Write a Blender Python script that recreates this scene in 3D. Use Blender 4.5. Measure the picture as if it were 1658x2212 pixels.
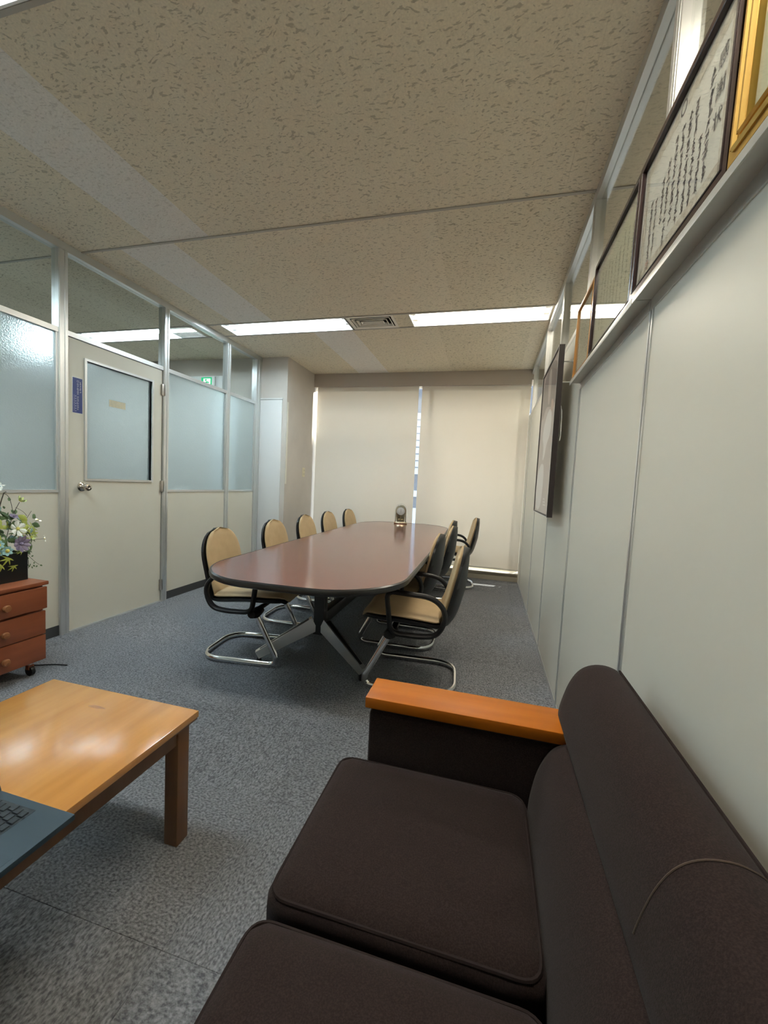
import bpy, bmesh, math, random
from mathutils import Vector, Matrix
sc = bpy.context.scene
for o in list(bpy.data.objects): bpy.data.objects.remove(o)
COL = sc.collection
R = math.radians

# ---------------------------------------------------------------- camera
CAMH = 1.124
cam = bpy.data.cameras.new('camera'); cam.sensor_fit = 'HORIZONTAL'; cam.sensor_width = 36
cam.lens = 874.24 / 1658 * 36; cam.clip_start = .02; cam.clip_end = 200
camo = bpy.data.objects.new('camera', cam); COL.objects.link(camo)
def cam_matrix(yaw, pitch, roll, loc):
    y, p, r = R(yaw), R(pitch), R(roll)
    fw = Vector((math.sin(y)*math.cos(p), math.cos(y)*math.cos(p), math.sin(p)))
    rt = Vector((math.cos(y), -math.sin(y), 0)); up = rt.cross(fw)
    r2 = rt*math.cos(r)+up*math.sin(r); u2 = up*math.cos(r)-rt*math.sin(r)
    m = Matrix((r2, u2, -fw)).transposed().to_4x4(); m.translation = loc
    return m
camo.matrix_world = cam_matrix(-14.417, -3.866, 2.820, (0, 0, CAMH))
sc.camera = camo

# ---------------------------------------------------------------- world, sun, exposure
w = bpy.data.worlds.new('world'); sc.world = w; w.use_nodes = True
bg = w.node_tree.nodes['Background']; bg.inputs[0].default_value = (.80, .89, 1, 1); bg.inputs[1].default_value = 2.0
sl = bpy.data.lights.new('sun', 'SUN'); sl.energy = 13.0; sl.angle = R(1.0); sl.color = (1, .93, .82)
so = bpy.data.objects.new('sun', sl); COL.objects.link(so); so.location = (2, 9, 6)
so.rotation_euler = Vector((-.45, -1, -.34)).to_track_quat('-Z', 'Y').to_euler()
vs = sc.view_settings; vs.view_transform = 'Standard'; vs.look = 'None'; vs.gamma = 1; vs.use_curve_mapping = False
vs.exposure = 0.75
COOL, WARM = (.74, .90, 1.0), (1.0, .91, .76)
TUBE = 40.0

# ---------------------------------------------------------------- materials
def mat(name, col, rough=.5, metal=0, spec=.5, var=None, bump=None, coord='Object', stretch=(1, 1, 1), rnd=0, coat=0, sheen=0):
    """var=(scale, colour2, lo, hi, detail)  bump=(scale, strength, dist)  rnd=per-object tone shift"""
    m = bpy.data.materials.new(name); m.use_nodes = True
    nt = m.node_tree; b = nt.nodes['Principled BSDF']
    b.inputs['Base Color'].default_value = (*col, 1); b.inputs['Roughness'].default_value = rough
    b.inputs['Metallic'].default_value = metal; b.inputs['Specular IOR Level'].default_value = spec
    b.inputs['Coat Weight'].default_value = coat; b.inputs['Coat Roughness'].default_value = .12
    b.inputs['Sheen Weight'].default_value = sheen
    if var or bump:
        if coord == 'World':
            g = nt.nodes.new('ShaderNodeNewGeometry'); src = g.outputs['Position']
        else:
            t = nt.nodes.new('ShaderNodeTexCoord'); src = t.outputs[coord]
        mp = nt.nodes.new('ShaderNodeMapping'); mp.inputs['Scale'].default_value = stretch
        nt.links.new(src, mp.inputs['Vector'])
        if rnd:
            oi = nt.nodes.new('ShaderNodeObjectInfo')
            mm = nt.nodes.new('ShaderNodeMath'); mm.operation = 'MULTIPLY'; mm.inputs[1].default_value = 37
            nt.links.new(oi.outputs['Random'], mm.inputs[0]); nt.links.new(mm.outputs[0], mp.inputs['Location'])
    last = None
    if var:
        n = nt.nodes.new('ShaderNodeTexNoise'); n.inputs['Scale'].default_value = var[0]
        n.inputs['Detail'].default_value = var[4] if len(var) > 4 else 4
        nt.links.new(mp.outputs[0], n.inputs['Vector'])
        r = nt.nodes.new('ShaderNodeValToRGB'); r.color_ramp.elements[0].position = var[2]; r.color_ramp.elements[1].position = var[3]
        r.color_ramp.elements[0].color = (*col, 1); r.color_ramp.elements[1].color = (*var[1], 1)
        nt.links.new(n.outputs['Fac'], r.inputs[0]); last = r.outputs[0]
        if rnd:
            h = nt.nodes.new('ShaderNodeHueSaturation')
            ml = nt.nodes.new('ShaderNodeMapRange'); ml.inputs['To Min'].default_value = 1-rnd; ml.inputs['To Max'].default_value = 1+rnd
            nt.links.new(oi.outputs['Random'], ml.inputs['Value']); nt.links.new(ml.outputs[0], h.inputs['Value'])
            nt.links.new(last, h.inputs['Color']); last = h.outputs[0]
        nt.links.new(last, b.inputs['Base Color'])
    if bump:
        n2 = nt.nodes.new('ShaderNodeTexNoise'); n2.inputs['Scale'].default_value = bump[0]; n2.inputs['Detail'].default_value = 3
        nt.links.new(mp.outputs[0], n2.inputs['Vector'])
        bn = nt.nodes.new('ShaderNodeBump'); bn.inputs['Strength'].default_value = bump[1]; bn.inputs['Distance'].default_value = bump[2]
        nt.links.new(n2.outputs['Fac'], bn.inputs['Height']); nt.links.new(bn.outputs[0], b.inputs['Normal'])
    return m

def mat_ceiling(name, base, fleck, amount):
    m = bpy.data.materials.new(name); m.use_nodes = True; nt = m.node_tree; b = nt.nodes['Principled BSDF']
    b.inputs['Roughness'].default_value = .95; b.inputs['Specular IOR Level'].default_value = .1
    g = nt.nodes.new('ShaderNodeNewGeometry')
    wn = nt.nodes.new('ShaderNodeTexNoise'); wn.inputs['Scale'].default_value = 9
    nt.links.new(g.outputs['Position'], wn.inputs['Vector'])
    ad = nt.nodes.new('ShaderNodeMixRGB'); ad.blend_type = 'LINEAR_LIGHT'; ad.inputs[0].default_value = .035
    nt.links.new(g.outputs['Position'], ad.inputs[1]); nt.links.new(wn.outputs['Color'], ad.inputs[2])
    mp = nt.nodes.new('ShaderNodeMapping'); mp.inputs['Rotation'].default_value = (0, 0, .5); mp.inputs['Scale'].default_value = (1, 2.3, 1)
    nt.links.new(ad.outputs[0], mp.inputs['Vector'])
    n = nt.nodes.new('ShaderNodeTexNoise'); n.inputs['Scale'].default_value = 46; n.inputs['Detail'].default_value = 1.5
    nt.links.new(mp.outputs[0], n.inputs['Vector'])
    r = nt.nodes.new('ShaderNodeValToRGB'); r.color_ramp.elements[0].position = .585; r.color_ramp.elements[1].position = .66
    nt.links.new(n.outputs['Fac'], r.inputs[0])
    n3 = nt.nodes.new('ShaderNodeTexNoise'); n3.inputs['Scale'].default_value = 160; n3.inputs['Detail'].default_value = 3
    nt.links.new(g.outputs['Position'], n3.inputs['Vector'])
    mx0 = nt.nodes.new('ShaderNodeMixRGB'); mx0.inputs[1].default_value = (*[c*.80 for c in base], 1); mx0.inputs[2].default_value = (*[min(1, c*1.20) for c in base], 1)
    nt.links.new(n3.outputs['Fac'], mx0.inputs[0])
    ms = nt.nodes.new('ShaderNodeMath'); ms.operation = 'MULTIPLY'; ms.inputs[1].default_value = amount
    nt.links.new(r.outputs[0], ms.inputs[0])
    mx = nt.nodes.new('ShaderNodeMixRGB'); mx.inputs[2].default_value = (*fleck, 1)
    nt.links.new(ms.outputs[0], mx.inputs[0]); nt.links.new(mx0.outputs[0], mx.inputs[1])
    nt.links.new(mx.outputs[0], b.inputs['Base Color'])
    bn = nt.nodes.new('ShaderNodeBump'); bn.inputs['Strength'].default_value = .5; bn.inputs['Distance'].default_value = .003; bn.invert = True
    nt.links.new(ms.outputs[0], bn.inputs['Height']); nt.links.new(bn.outputs[0], b.inputs['Normal'])
    return m

def mat_wood(name, c1, c2, rough, axis='Y', scale=5, coat=0, spec=.5):
    st = {'X': (.12, 1, 1), 'Y': (1, .12, 1), 'Z': (1, 1, .12)}[axis]
    m = mat(name, c1, rough, var=(scale*5, c2, .3, .7, 6), bump=(scale*24, .12, .001), stretch=st, coat=coat, spec=spec)
    return m

def mat_emit(name, col, s):
    m = bpy.data.materials.new(name); m.use_nodes = True; nt = m.node_tree; nt.nodes.clear()
    e = nt.nodes.new('ShaderNodeEmission'); e.inputs[0].default_value = (*col, 1); e.inputs[1].default_value = s
    o = nt.nodes.new('ShaderNodeOutputMaterial'); nt.links.new(e.outputs[0], o.inputs[0]); return m

def mat_glass(name, tint=(1, 1, 1), refl=1.0, rough=0.0):
    """clear sheet: see-through plus a Fresnel reflection"""
    m = bpy.data.materials.new(name); m.use_nodes = True; nt = m.node_tree; nt.nodes.clear()
    t = nt.nodes.new('ShaderNodeBsdfTransparent'); t.inputs[0].default_value = (*tint, 1)
    g = nt.nodes.new('ShaderNodeBsdfGlossy'); g.inputs['Roughness'].default_value = rough
    f = nt.nodes.new('ShaderNodeLayerWeight'); f.inputs[0].default_value = .5
    pw = nt.nodes.new('ShaderNodeMath'); pw.operation = 'POWER'; pw.inputs[1].default_value = 5
    k = nt.nodes.new('ShaderNodeMapRange'); k.inputs['To Min'].default_value = .035*refl; k.inputs['To Max'].default_value = min(1, .9*refl)
    mx = nt.nodes.new('ShaderNodeMixShader'); o = nt.nodes.new('ShaderNodeOutputMaterial')
    nt.links.new(f.outputs['Facing'], pw.inputs[0]); nt.links.new(pw.outputs[0], k.inputs['Value']); nt.links.new(k.outputs[0], mx.inputs[0])
    nt.links.new(t.outputs[0], mx.inputs[1]); nt.links.new(g.outputs[0], mx.inputs[2]); nt.links.new(mx.outputs[0], o.inputs[0])
    return m

def mat_frost(name, col, trans=.85, scale=220, bump=.5, gloss=.1, grough=.35):
    """frosted / fabric sheet: diffuse transmission + diffuse reflection + soft gloss"""
    m = bpy.data.materials.new(name); m.use_nodes = True; nt = m.node_tree; nt.nodes.clear()
    t = nt.nodes.new('ShaderNodeBsdfTranslucent'); t.inputs[0].default_value = (*col, 1)
    d = nt.nodes.new('ShaderNodeBsdfDiffuse'); d.inputs[0].default_value = (*col, 1)
    g = nt.nodes.new('ShaderNodeBsdfGlossy'); g.inputs['Roughness'].default_value = grough
    a = nt.nodes.new('ShaderNodeMixShader'); a.inputs[0].default_value = trans
    c = nt.nodes.new('ShaderNodeMixShader'); c.inputs[0].default_value = gloss
    o = nt.nodes.new('ShaderNodeOutputMaterial')
    tc = nt.nodes.new('ShaderNodeNewGeometry'); n = nt.nodes.new('ShaderNodeTexNoise'); n.inputs['Scale'].default_value = scale
    nt.links.new(tc.outputs['Position'], n.inputs['Vector'])
    bn = nt.nodes.new('ShaderNodeBump'); bn.inputs['Strength'].default_value = bump; bn.inputs['Distance'].default_value = .003
    nt.links.new(n.outputs['Fac'], bn.inputs['Height'])
    for s in (t, d, g): nt.links.new(bn.outputs[0], s.inputs['Normal'])
    nt.links.new(d.outputs[0], a.inputs[1]); nt.links.new(t.outputs[0], a.inputs[2])
    nt.links.new(a.outputs[0], c.inputs[1]); nt.links.new(g.outputs[0], c.inputs[2]); nt.links.new(c.outputs[0], o.inputs[0])
    return m

M = {}
M['ceil'] = mat_ceiling('ceiling_fissured', (.76, .69, .55), (.36, .32, .24), .62)
M['ceil_new'] = mat_ceiling('ceiling_newer_board', (.80, .77, .72), (.56, .53, .48), .55)
M['ceil_dull'] = mat_ceiling('ceiling_duller_board', (.72, .65, .51), (.34, .30, .22), .8)
M['tbar'] = mat('ceiling_bar_paint', (.42, .39, .34), .5)
M['panel_r'] = mat('wall_panel_steel', (.67, .655, .575), .42, spec=.3, bump=(420, .10, .0006), coord='World')
M['panel_l'] = mat('partition_panel_steel', (.62, .60, .51), .45, spec=.35, bump=(420, .10, .0006), coord='World')
M['alu'] = mat('aluminium_profile', (.70, .71, .70), .32, metal=.75, spec=.5)
M['ledge'] = mat('ledge_satin_metal', (.48, .48, .45), .42, metal=.6)
M['alu_d'] = mat('aluminium_groove', (.30, .31, .31), .4, metal=.6)
M['wallpaper'] = mat('beige_wallpaper', (.60, .555, .50), .85, spec=.15, bump=(260, .25, .001), coord='World', var=(3, (.54, .50, .45), .35, .7))
M['white_panel'] = mat('offwhite_panel', (.72, .72, .70), .55, spec=.3)
M['cream_trim'] = mat('cream_trim', (.70, .67, .58), .5)
M['base'] = mat('baseboard_vinyl', (.035, .036, .037), .6)
M['carpet'] = mat('carpet_tile', (.085, .090, .098), .97, spec=.05, var=(170, (.262, .270, .283), .34, .68, 6), bump=(300, .6, .003), stretch=(1, .62, 1), rnd=.05)
M['floor'] = mat('floor_slab', (.16, .16, .165), .95, spec=.05, var=(80, (.22, .22, .225), .4, .7))
def mat_rough_glass(name, col, rough, diff, scale, bump):
    m = mat_frost(name, col, .9, scale, bump, .05, .3); nt = m.node_tree
    out = [n for n in nt.nodes if n.type == 'OUTPUT_MATERIAL'][0]; src = out.inputs[0].links[0].from_socket
    bn = [n for n in nt.nodes if n.type == 'BUMP'][0]
    g = nt.nodes.new('ShaderNodeBsdfGlass'); g.inputs['Color'].default_value = (*col, 1); g.inputs['Roughness'].default_value = rough; g.inputs['IOR'].default_value = 1.25
    nt.links.new(bn.outputs[0], g.inputs['Normal'])
    mx = nt.nodes.new('ShaderNodeMixShader'); mx.inputs[0].default_value = diff
    nt.links.new(g.outputs[0], mx.inputs[1]); nt.links.new(src, mx.inputs[2]); nt.links.new(mx.outputs[0], out.inputs[0])
    return m
M['frost'] = mat_rough_glass('frosted_pattern_glass', (.86, .93, .94), .40, .22, 120, .8)
M['clear'] = mat_glass('clear_glass', (.93, .95, .94), 1.0)
M['picture_glass'] = mat_glass('picture_glass', (.97, .98, .97), 1.25, .015)
M['poster_glass'] = mat_glass('poster_acrylic', (.98, .98, .98), .45, .06)
M['blind'] = mat_frost('blind_fabric', (.87, .805, .70), .028, 900, .15, .0, .5)
M['pelmet'] = mat('pelmet_paint', (.48, .42, .36), .7)
M['sill'] = mat('sill_board', (.36, .32, .25), .6)
M['chrome'] = mat('chrome_tube', (.80, .80, .80), .12, metal=1)
M['leg_metal'] = mat('polished_leg', (.86, .85, .83), .28, metal=.9)
M['black_pl'] = mat('black_plastic', (.010, .010, .011), .42, spec=.28)
M['black_met'] = mat('black_steel', (.010, .010, .011), .4)
M['tan'] = mat('tan_vinyl', (.52, .385, .22), .55, spec=.35, var=(14, (.47, .345, .195), .35, .7), bump=(300, .12, .001))
M['table'] = mat_wood('rosewood_laminate', (.120, .036, .024), (.180, .064, .045), .12, 'Y', 9, spec=.45)
M['edge'] = mat('table_edge_rubber', (.012, .012, .012), .28)
M['sofa'] = mat('brown_wool_upholstery', (.020, .0130, .0118), .95, spec=.05, var=(420, (.032, .0215, .0195), .4, .65), bump=(700, .5, .001), sheen=.05)
M['piping'] = mat('sofa_piping', (.022, .015, .014), .9, spec=.1)
M['arm_wood'] = mat_wood('armrest_wood', (.42, .125, .010), (.34, .095, .007), .40, 'X', 6, spec=.15)
M['coffee'] = mat_wood('coffee_table_top', (.56, .27, .075), (.45, .20, .050), .14, 'Y', 4, coat=.5, spec=.6)
M['coffee_d'] = mat_wood('coffee_table_frame', (.175, .078, .030), (.135, .058, .022), .4, 'Z', 5)
M['cherry'] = mat_wood('cherry_veneer', (.25, .072, .026), (.20, .054, .019), .42, 'Y', 5)
M['knobw'] = mat_wood('knob_wood', (.30, .12, .04), (.24, .09, .03), .45, 'X', 8)
M['nickel'] = mat('door_knob_nickel', (.62, .58, .52), .16, metal=1)
M['hinge'] = mat('hinge_steel', (.45, .42, .38), .35, metal=.8)
M['blue'] = mat('sign_blue', (.018, .035, .16), .4)
M['sign_ink'] = mat('sign_print', (.50, .50, .56), .5)
M['sign_bright'] = mat('sign_print_bright', (.72, .75, .80), .5)
M['tape'] = mat('masking_tape', (.62, .57, .40), .8, var=(40, (.56, .52, .38), .4, .6))
M['green'] = mat_emit('exit_green', (.02, .50, .20), .9)
M['exit_w'] = mat_emit('exit_white', (.85, 1, .92), 1.0)
M['white_pl'] = mat('white_plastic', (.74, .75, .73), .45)
M['cream_pl'] = mat('cream_plastic', (.66, .60, .42), .4)
M['dark_slot'] = mat('dark_slot', (.02, .02, .02), .6)
M['pan'] = mat('light_reflector', (.90, .90, .88), .35)
M['tube_cool'] = mat_emit('tube_cool', COOL, TUBE); M['tube_warm'] = mat_emit('tube_warm', WARM, TUBE)
M['vent_dark'] = mat('vent_inside', (.025, .022, .02), .8)
M['vent'] = mat('vent_paint', (.80, .76, .68), .5)
M['darkwood'] = mat('frame_dark_lacquer', (.030, .016, .016), .22, spec=.6)
M['honey'] = mat_wood('frame_honey_wood', (.52, .25, .06), (.42, .19, .04), .3, 'Z', 8)
M['gold'] = mat('frame_gold', (.62, .40, .10), .35, metal=.7, var=(30, (.50, .31, .07), .35, .7), stretch=(1, 1, .1))
M['paper'] = mat('certificate_paper', (.74, .73, .69), .7, var=(6, (.68, .66, .60), .4, .75))
M['paper_y'] = mat('aged_paper', (.66, .64, .47), .7, var=(6, (.60, .58, .42), .4, .75))
M['scroll'] = mat('border_print', (.50, .45, .38), .7, var=(90, (.66, .62, .55), .42, .6))
M['ink'] = mat('brush_ink', (.055, .05, .08), .6)
M['ink_l'] = mat('faded_ink', (.17, .16, .11), .6)
M['seal'] = mat('red_seal', (.55, .35, .30), .6)
M['fr_brown'] = mat('poster_frame_brown', (.020, .012, .011), .45)
M['cord'] = mat('white_string', (.75, .74, .70), .6)
M['laptop'] = mat('laptop_slate', (.026, .047, .064), .45, metal=.2, bump=(900, .1, .0004))
M['key'] = mat('laptop_key', (.018, .024, .030), .35)
M['screen'] = mat('laptop_screen', (.008, .008, .010), .15)
M['foil'] = mat('leaf_green', (.05, .095, .03), .55, var=(20, (.10, .16, .04), .35, .7))
M['leaf_y'] = mat('leaf_yellow_green', (.30, .36, .06), .5, var=(25, (.42, .42, .08), .35, .7))
M['leaf_b'] = mat('leaf_grey_blue', (.22, .36, .33), .6)
M['stem'] = mat('stem_brown', (.05, .045, .03), .6)
M['petal_w'] = mat('petal_white', (.80, .82, .74), .5)
M['petal_p'] = mat('petal_purple', (.13, .10, .17), .6, var=(40, (.30, .25, .33), .4, .7))
M['petal_g'] = mat('petal_lime', (.55, .66, .26), .5)
M['petal_c'] = mat('petal_cyan', (.35, .60, .62), .5)
M['pollen'] = mat('flower_centre', (.55, .48, .10), .7)
M['planter'] = mat('planter_black', (.006, .006, .006), .35)
M['silver'] = mat('clock_silver', (.70, .68, .60), .18, metal=1)
M['brass'] = mat('clock_brass', (.60, .52, .38), .22, metal=1)
M['bronze'] = mat('clock_bronze', (.30, .28, .22), .25, metal=1)
M['dial'] = mat('clock_dial', (.55, .56, .55), .4)
M['bld'] = mat('building_grey', (.13, .14, .165), .8, var=(2, (.16, .17, .20), .3, .7))
M['bldw'] = mat('building_white', (.50, .53, .58), .6)
M['ground'] = mat('street_ground', (.40, .42, .45), .9)
M['seam'] = mat('worn_seam_thread', (.075, .050, .036), .9)
M['skirt'] = mat('sofa_base', (.012, .010, .010), .8)
M['p_bg'] = mat('poster_print', (.46, .41, .39), .5, var=(2.2, (.60, .55, .51), .35, .7))
M['p_dk'] = mat('poster_print_dark', (.20, .165, .16), .5)
M['p_lt'] = mat('poster_print_light', (.82, .81, .79), .5)
M['p_pk'] = mat('poster_print_blush', (.52, .36, .30), .5)
M['stain'] = mat('coffee_stain', (.36, .17, .06), .35)

# ---------------------------------------------------------------- mesh helpers
def finish(name, verts, faces, material, parent=None, smooth=False, loc=None, angle=35):
    me = bpy.data.meshes.new(name); me.from_pydata(verts, [], faces)
    mats = material if isinstance(material, (list, tuple)) else [material]
    for m in mats: me.materials.append(M[m] if isinstance(m, str) else m)
    bm = bmesh.new(); bm.from_mesh(me); bmesh.ops.recalc_face_normals(bm, faces=bm.faces); bm.to_mesh(me); bm.free()
    if smooth:
        me.polygons.foreach_set('use_smooth', [True]*len(me.polygons))
        me.set_sharp_from_angle(angle=R(angle))
    o = bpy.data.objects.new(name, me); COL.objects.link(o)
    if parent: o.parent = parent
    if loc is not None: o.location = loc
    return o

class MB:
    def __init__(s): s.v, s.f = [], []
    def add(s, vs, fs):
        n = len(s.v); s.v += [tuple(v) for v in vs]; s.f += [tuple(i+n for i in f) for f in fs]; return s
    def box(s, x0, x1, y0, y1, z0, z1, bev=0, seg=2):
        if bev <= 0:
            vs = [(x, y, z) for x in (x0, x1) for y in (y0, y1) for z in (z0, z1)]
            return s.add(vs, [(0, 1, 3, 2), (4, 6, 7, 5), (0, 4, 5, 1), (2, 3, 7, 6), (0, 2, 6, 4), (1, 5, 7, 3)])
        bm = bmesh.new(); bmesh.ops.create_cube(bm, size=1)
        for v in bm.verts: v.co = Vector(((x0+x1)/2+v.co.x*(x1-x0), (y0+y1)/2+v.co.y*(y1-y0), (z0+z1)/2+v.co.z*(z1-z0)))
        bmesh.ops.bevel(bm, geom=bm.edges[:], offset=bev, segments=seg, affect='EDGES', profile=.6)
        return s.bm(bm)
    def bm(s, bm):
        bm.verts.index_update()
        s.add([v.co for v in bm.verts], [[v.index for v in f.verts] for f in bm.faces]); bm.free(); return s
    def sweep(s, pts, rx, ry=None, n=10, closed=False, up=(0, 0, 1), scale=None):
        """tube along points; section half-axes rx (sideways) and ry (along up)"""
        ry = ry or rx; P = [Vector(p) for p in pts]; m = len(P); rings = []
        prev = Vector(up)
        for i in range(m):
            a = P[(i-1) % m] if (closed or i > 0) else P[i]; b = P[(i+1) % m] if (closed or i < m-1) else P[i]
            t = (b-a).normalized()
            u = prev - t*prev.dot(t)
            if u.length < 1e-4: u = t.orthogonal()
            u.normalize(); sd = t.cross(u); prev = u
            k = scale[i] if scale else 1
            rings.append([P[i]+sd*(math.cos(2*math.pi*j/n)*rx*k)+u*(math.sin(2*math.pi*j/n)*ry*k) for j in range(n)])
        vs = [v for r in rings for v in r]; fs = []
        for i in range(m if closed else m-1):
            for j in range(n):
                a, b = i*n+j, i*n+(j+1) % n; c, d = ((i+1) % m)*n+(j+1) % n, ((i+1) % m)*n+j
                fs.append((a, b, c, d))
        if not closed: fs += [tuple(range(n))[::-1], tuple((m-1)*n+j for j in range(n))]
        return s.add(vs, fs)
    def lathe(s, prof, n=24, c=(0, 0, 0), axis='Z', sx=1, sy=1):
        vs = []; fs = []; m = len(prof)
        for r, h in prof:
            for j in range(n):
                a = 2*math.pi*j/n; p = (r*math.cos(a)*sx, r*math.sin(a)*sy, h)
                if axis == 'X': p = (h, p[0], p[1])
                if axis == 'Y': p = (p[0], h, p[1])
                vs.append((c[0]+p[0], c[1]+p[1], c[2]+p[2]))
        for i in range(m-1):
            for j in range(n): fs.append((i*n+j, i*n+(j+1) % n, (i+1)*n+(j+1) % n, (i+1)*n+j))
        fs += [tuple(range(n))[::-1], tuple((m-1)*n+j for j in range(n))]
        return s.add(vs, fs)
    def prism(s, poly, z0, z1, mp=lambda p, z: (p[0], p[1], z)):
        n = len(poly); vs = [mp(p, z0) for p in poly]+[mp(p, z1) for p in poly]
        fs = [tuple(range(n))[::-1], tuple(range(n, 2*n))]+[(i, (i+1) % n, n+(i+1) % n, n+i) for i in range(n)]
        return s.add(vs, fs)
    def build(s, name, material, parent=None, smooth=False, loc=None, angle=35): return finish(name, s.v, s.f, material, parent, smooth, loc, angle)

def bx(name, a, material, parent=None, bev=0, smooth=None):
    return MB().box(*a, bev=bev).build(name, material, parent, bev > 0 if smooth is None else smooth, angle=50)
def chaikin(p, it=2, closed=False, w=.25):
    for _ in range(it):
        q = []; n = len(p)
        if not closed: q.append(p[0])
        for i in range(n if closed else n-1):
            a, b = Vector(p[i]), Vector(p[(i+1) % n]); q += [a.lerp(b, w), a.lerp(b, 1-w)]
        if not closed: q.append(p[-1])
        p = q
    return p
def fillet(p, r, n=5, closed=False):
    """replace corners with arcs (quadratic) of cut length r"""
    out = []; m = len(p); P = [Vector(q) for q in p]
    for i in range(m):
        if not closed and i in (0, m-1): out.append(P[i]); continue
        a, b, c = P[(i-1) % m], P[i], P[(i+1) % m]
        ri = r[i] if isinstance(r, (list, tuple)) else r
        k1 = min(ri, (a-b).length*.49); k2 = min(ri, (c-b).length*.49)
        s, e = b+(a-b).normalized()*k1, b+(c-b).normalized()*k2
        for j in range(n+1):
            t = j/n; out.append(s*(1-t)**2+b*2*t*(1-t)+e*t*t)
    return out
def rounded_pad(sx, sy, sz, r, puff=.0, n=10):
    """cushion centred in x,y; bottom at z=0"""
    bm = bmesh.new(); bmesh.ops.create_cube(bm, size=2)
    bmesh.ops.subdivide_edges(bm, edges=bm.edges[:], cuts=n, use_grid_fill=True)
    hx, hy, hz = sx/2, sy/2, sz/2
    for v in bm.verts:
        p = v.co.copy(); q = Vector((p.x*hx, p.y*hy, p.z*hz))
        c = Vector((max(-hx+r, min(hx-r, q.x)), max(-hy+r, min(hy-r, q.y)), max(-hz+r, min(hz-r, q.z))))
        d = q-c
        if d.length > 1e-6:
            m = max(abs(d.x), abs(d.y), abs(d.z)); d = d.normalized()*m
        q = c+d
        if puff: q.z += puff*math.cos(p.x*1.35)*math.cos(p.y*1.35)*(1 if p.z > .2 else 0)
        v.co = q+Vector((0, 0, hz))
    return bm
def prop(o, label=None, cat=None, group=None, kind=None):
    if label: o['label'] = label
    if cat: o['category'] = cat
    if group: o['group'] = group
    if kind: o['kind'] = kind
    return o
def thing(name, label, cat, loc=(0, 0, 0), rz=0, group=None):
    o = bpy.data.objects.new(name, None); COL.objects.link(o); o.empty_display_size = .1
    o.location = loc; o.rotation_euler = (0, 0, rz); return prop(o, label, cat, group)
def setting(name, label=None):
    o = bpy.data.objects.new(name, None); COL.objects.link(o); o.empty_display_size = .1
    return prop(o, label, None, None, 'structure')
def struct(o, label=None): return prop(o, label, None, None, 'structure')
def copy_tree(o, parent=None):
    c = o.copy(); COL.objects.link(c); c.parent = parent
    for ch in [x for x in o.children]: copy_tree(ch, c)
    return c
def inst(o, parent, loc, rot=None, scale=None):
    c = o.copy(); COL.objects.link(c); c.parent = parent; c.location = loc
    if rot: c.rotation_euler = rot
    if scale: c.scale = scale
    return c

# ---------------------------------------------------------------- room constants
XL, XR, H, YB, YC, XC, YN = -2.739, .404, 2.572, 5.20, 4.43, -2.394, -1.30
XLL, XRR = -7.2, 2.45

# ---------------------------------------------------------------- floor
floor = struct(bx('floor', (XLL, XRR, YN, 5.5, -.12, -.007), 'floor'), 'grey carpet tile floor')
P = .4775
xs = [XL-.02]; x = -.68-5*P
while x < XR:
    if x > xs[0]+.02: xs.append(x)
    x += P
xs.append(XR+.005)
ys = [YN]; y = 1.215-6*P
while y < 5.2:
    if y > YN+.02: ys.append(y)
    y += P
ys.append(5.205)
tile_mesh = {}
for i in range(len(xs)-1):
    for j in range(len(ys)-1):
        a, b = xs[i+1]-xs[i], ys[j+1]-ys[j]
        if xs[i] < XC-.3 and ys[j] > YC+.4: continue
        rot = (i+j) % 2; da, db = (b, a) if rot else (a, b)
        k = (round(da, 3), round(db, 3))
        if k not in tile_mesh:
            o = MB().box(-da/2, da/2, -db/2, db/2, -.0065, 0, bev=.0012, seg=1).build('carpet_tile', 'carpet', floor)
            tile_mesh[k] = o.data
        else:
            o = bpy.data.objects.new('carpet_tile', tile_mesh[k]); COL.objects.link(o); o.parent = floor
        o.location = ((xs[i]+xs[i+1])/2, (ys[j]+ys[j+1])/2, 0); o.rotation_euler = (0, 0, math.pi/2 if rot else 0)

# ---------------------------------------------------------------- ceiling
ceil = struct(bx('ceiling', (XLL, XRR, YN, 5.5, 2.70, 2.80), 'tbar'), 'fissured acoustic board ceiling with thin bars')
bmesh_cache = {}
def board(x0, x1, y0, y1, m):
    k = (round(x1-x0, 3), round(y1-y0, 3), m)
    if k not in bmesh_cache:
        a, b = (x1-x0)/2-.0003, (y1-y0)/2-.0003
        o = MB().box(-a, a, -b, b, 0, .012).build('ceiling_board', m, ceil); bmesh_cache[k] = o.data
    else:
        o = bpy.data.objects.new('ceiling_board', bmesh_cache[k]); COL.objects.link(o); o.parent = ceil
    o.location = ((x0+x1)/2, (y0+y1)/2, H)
YT = 2.20
BANDS = [(.73, 1.03), (3.435, 3.725)]
rows = [(YN, .73, -2.142, .405, []), (1.03, YT, -2.142, .400, [0]), (YT, 3.435, -2.432, .410, [0]), (3.725, 5.25, -1.762, .405, [0])]
rng = random.Random(4)
for (y0, y1, ph, wd, new) in rows:
    k = -16
    while True:
        x0, x1 = ph+k*wd, ph+(k+1)*wd
        if x0 > XRR: break
        if x1 > XLL+.05:
            m = 'ceil_new' if k in new else ('ceil_dull' if rng.random() < .3 else 'ceil')
            board(max(x0, XLL), min(x1, XRR), y0, y1, m)
        k += 1
for yy in (.73, 1.03, YT, 3.435, 3.725):
    bx('ceiling_bar', (XLL, XRR, yy-.008, yy+.008, H-.005, H+.004), 'tbar', ceil)
LX = [(-6.27, -5.085, COOL), (-4.43, -3.245, COOL), (-2.60, -1.335, COOL), (-.765, .392, WARM), (1.08, 2.24, WARM)]
VX = [(-1.325, -.895), (.495, .925)]
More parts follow.
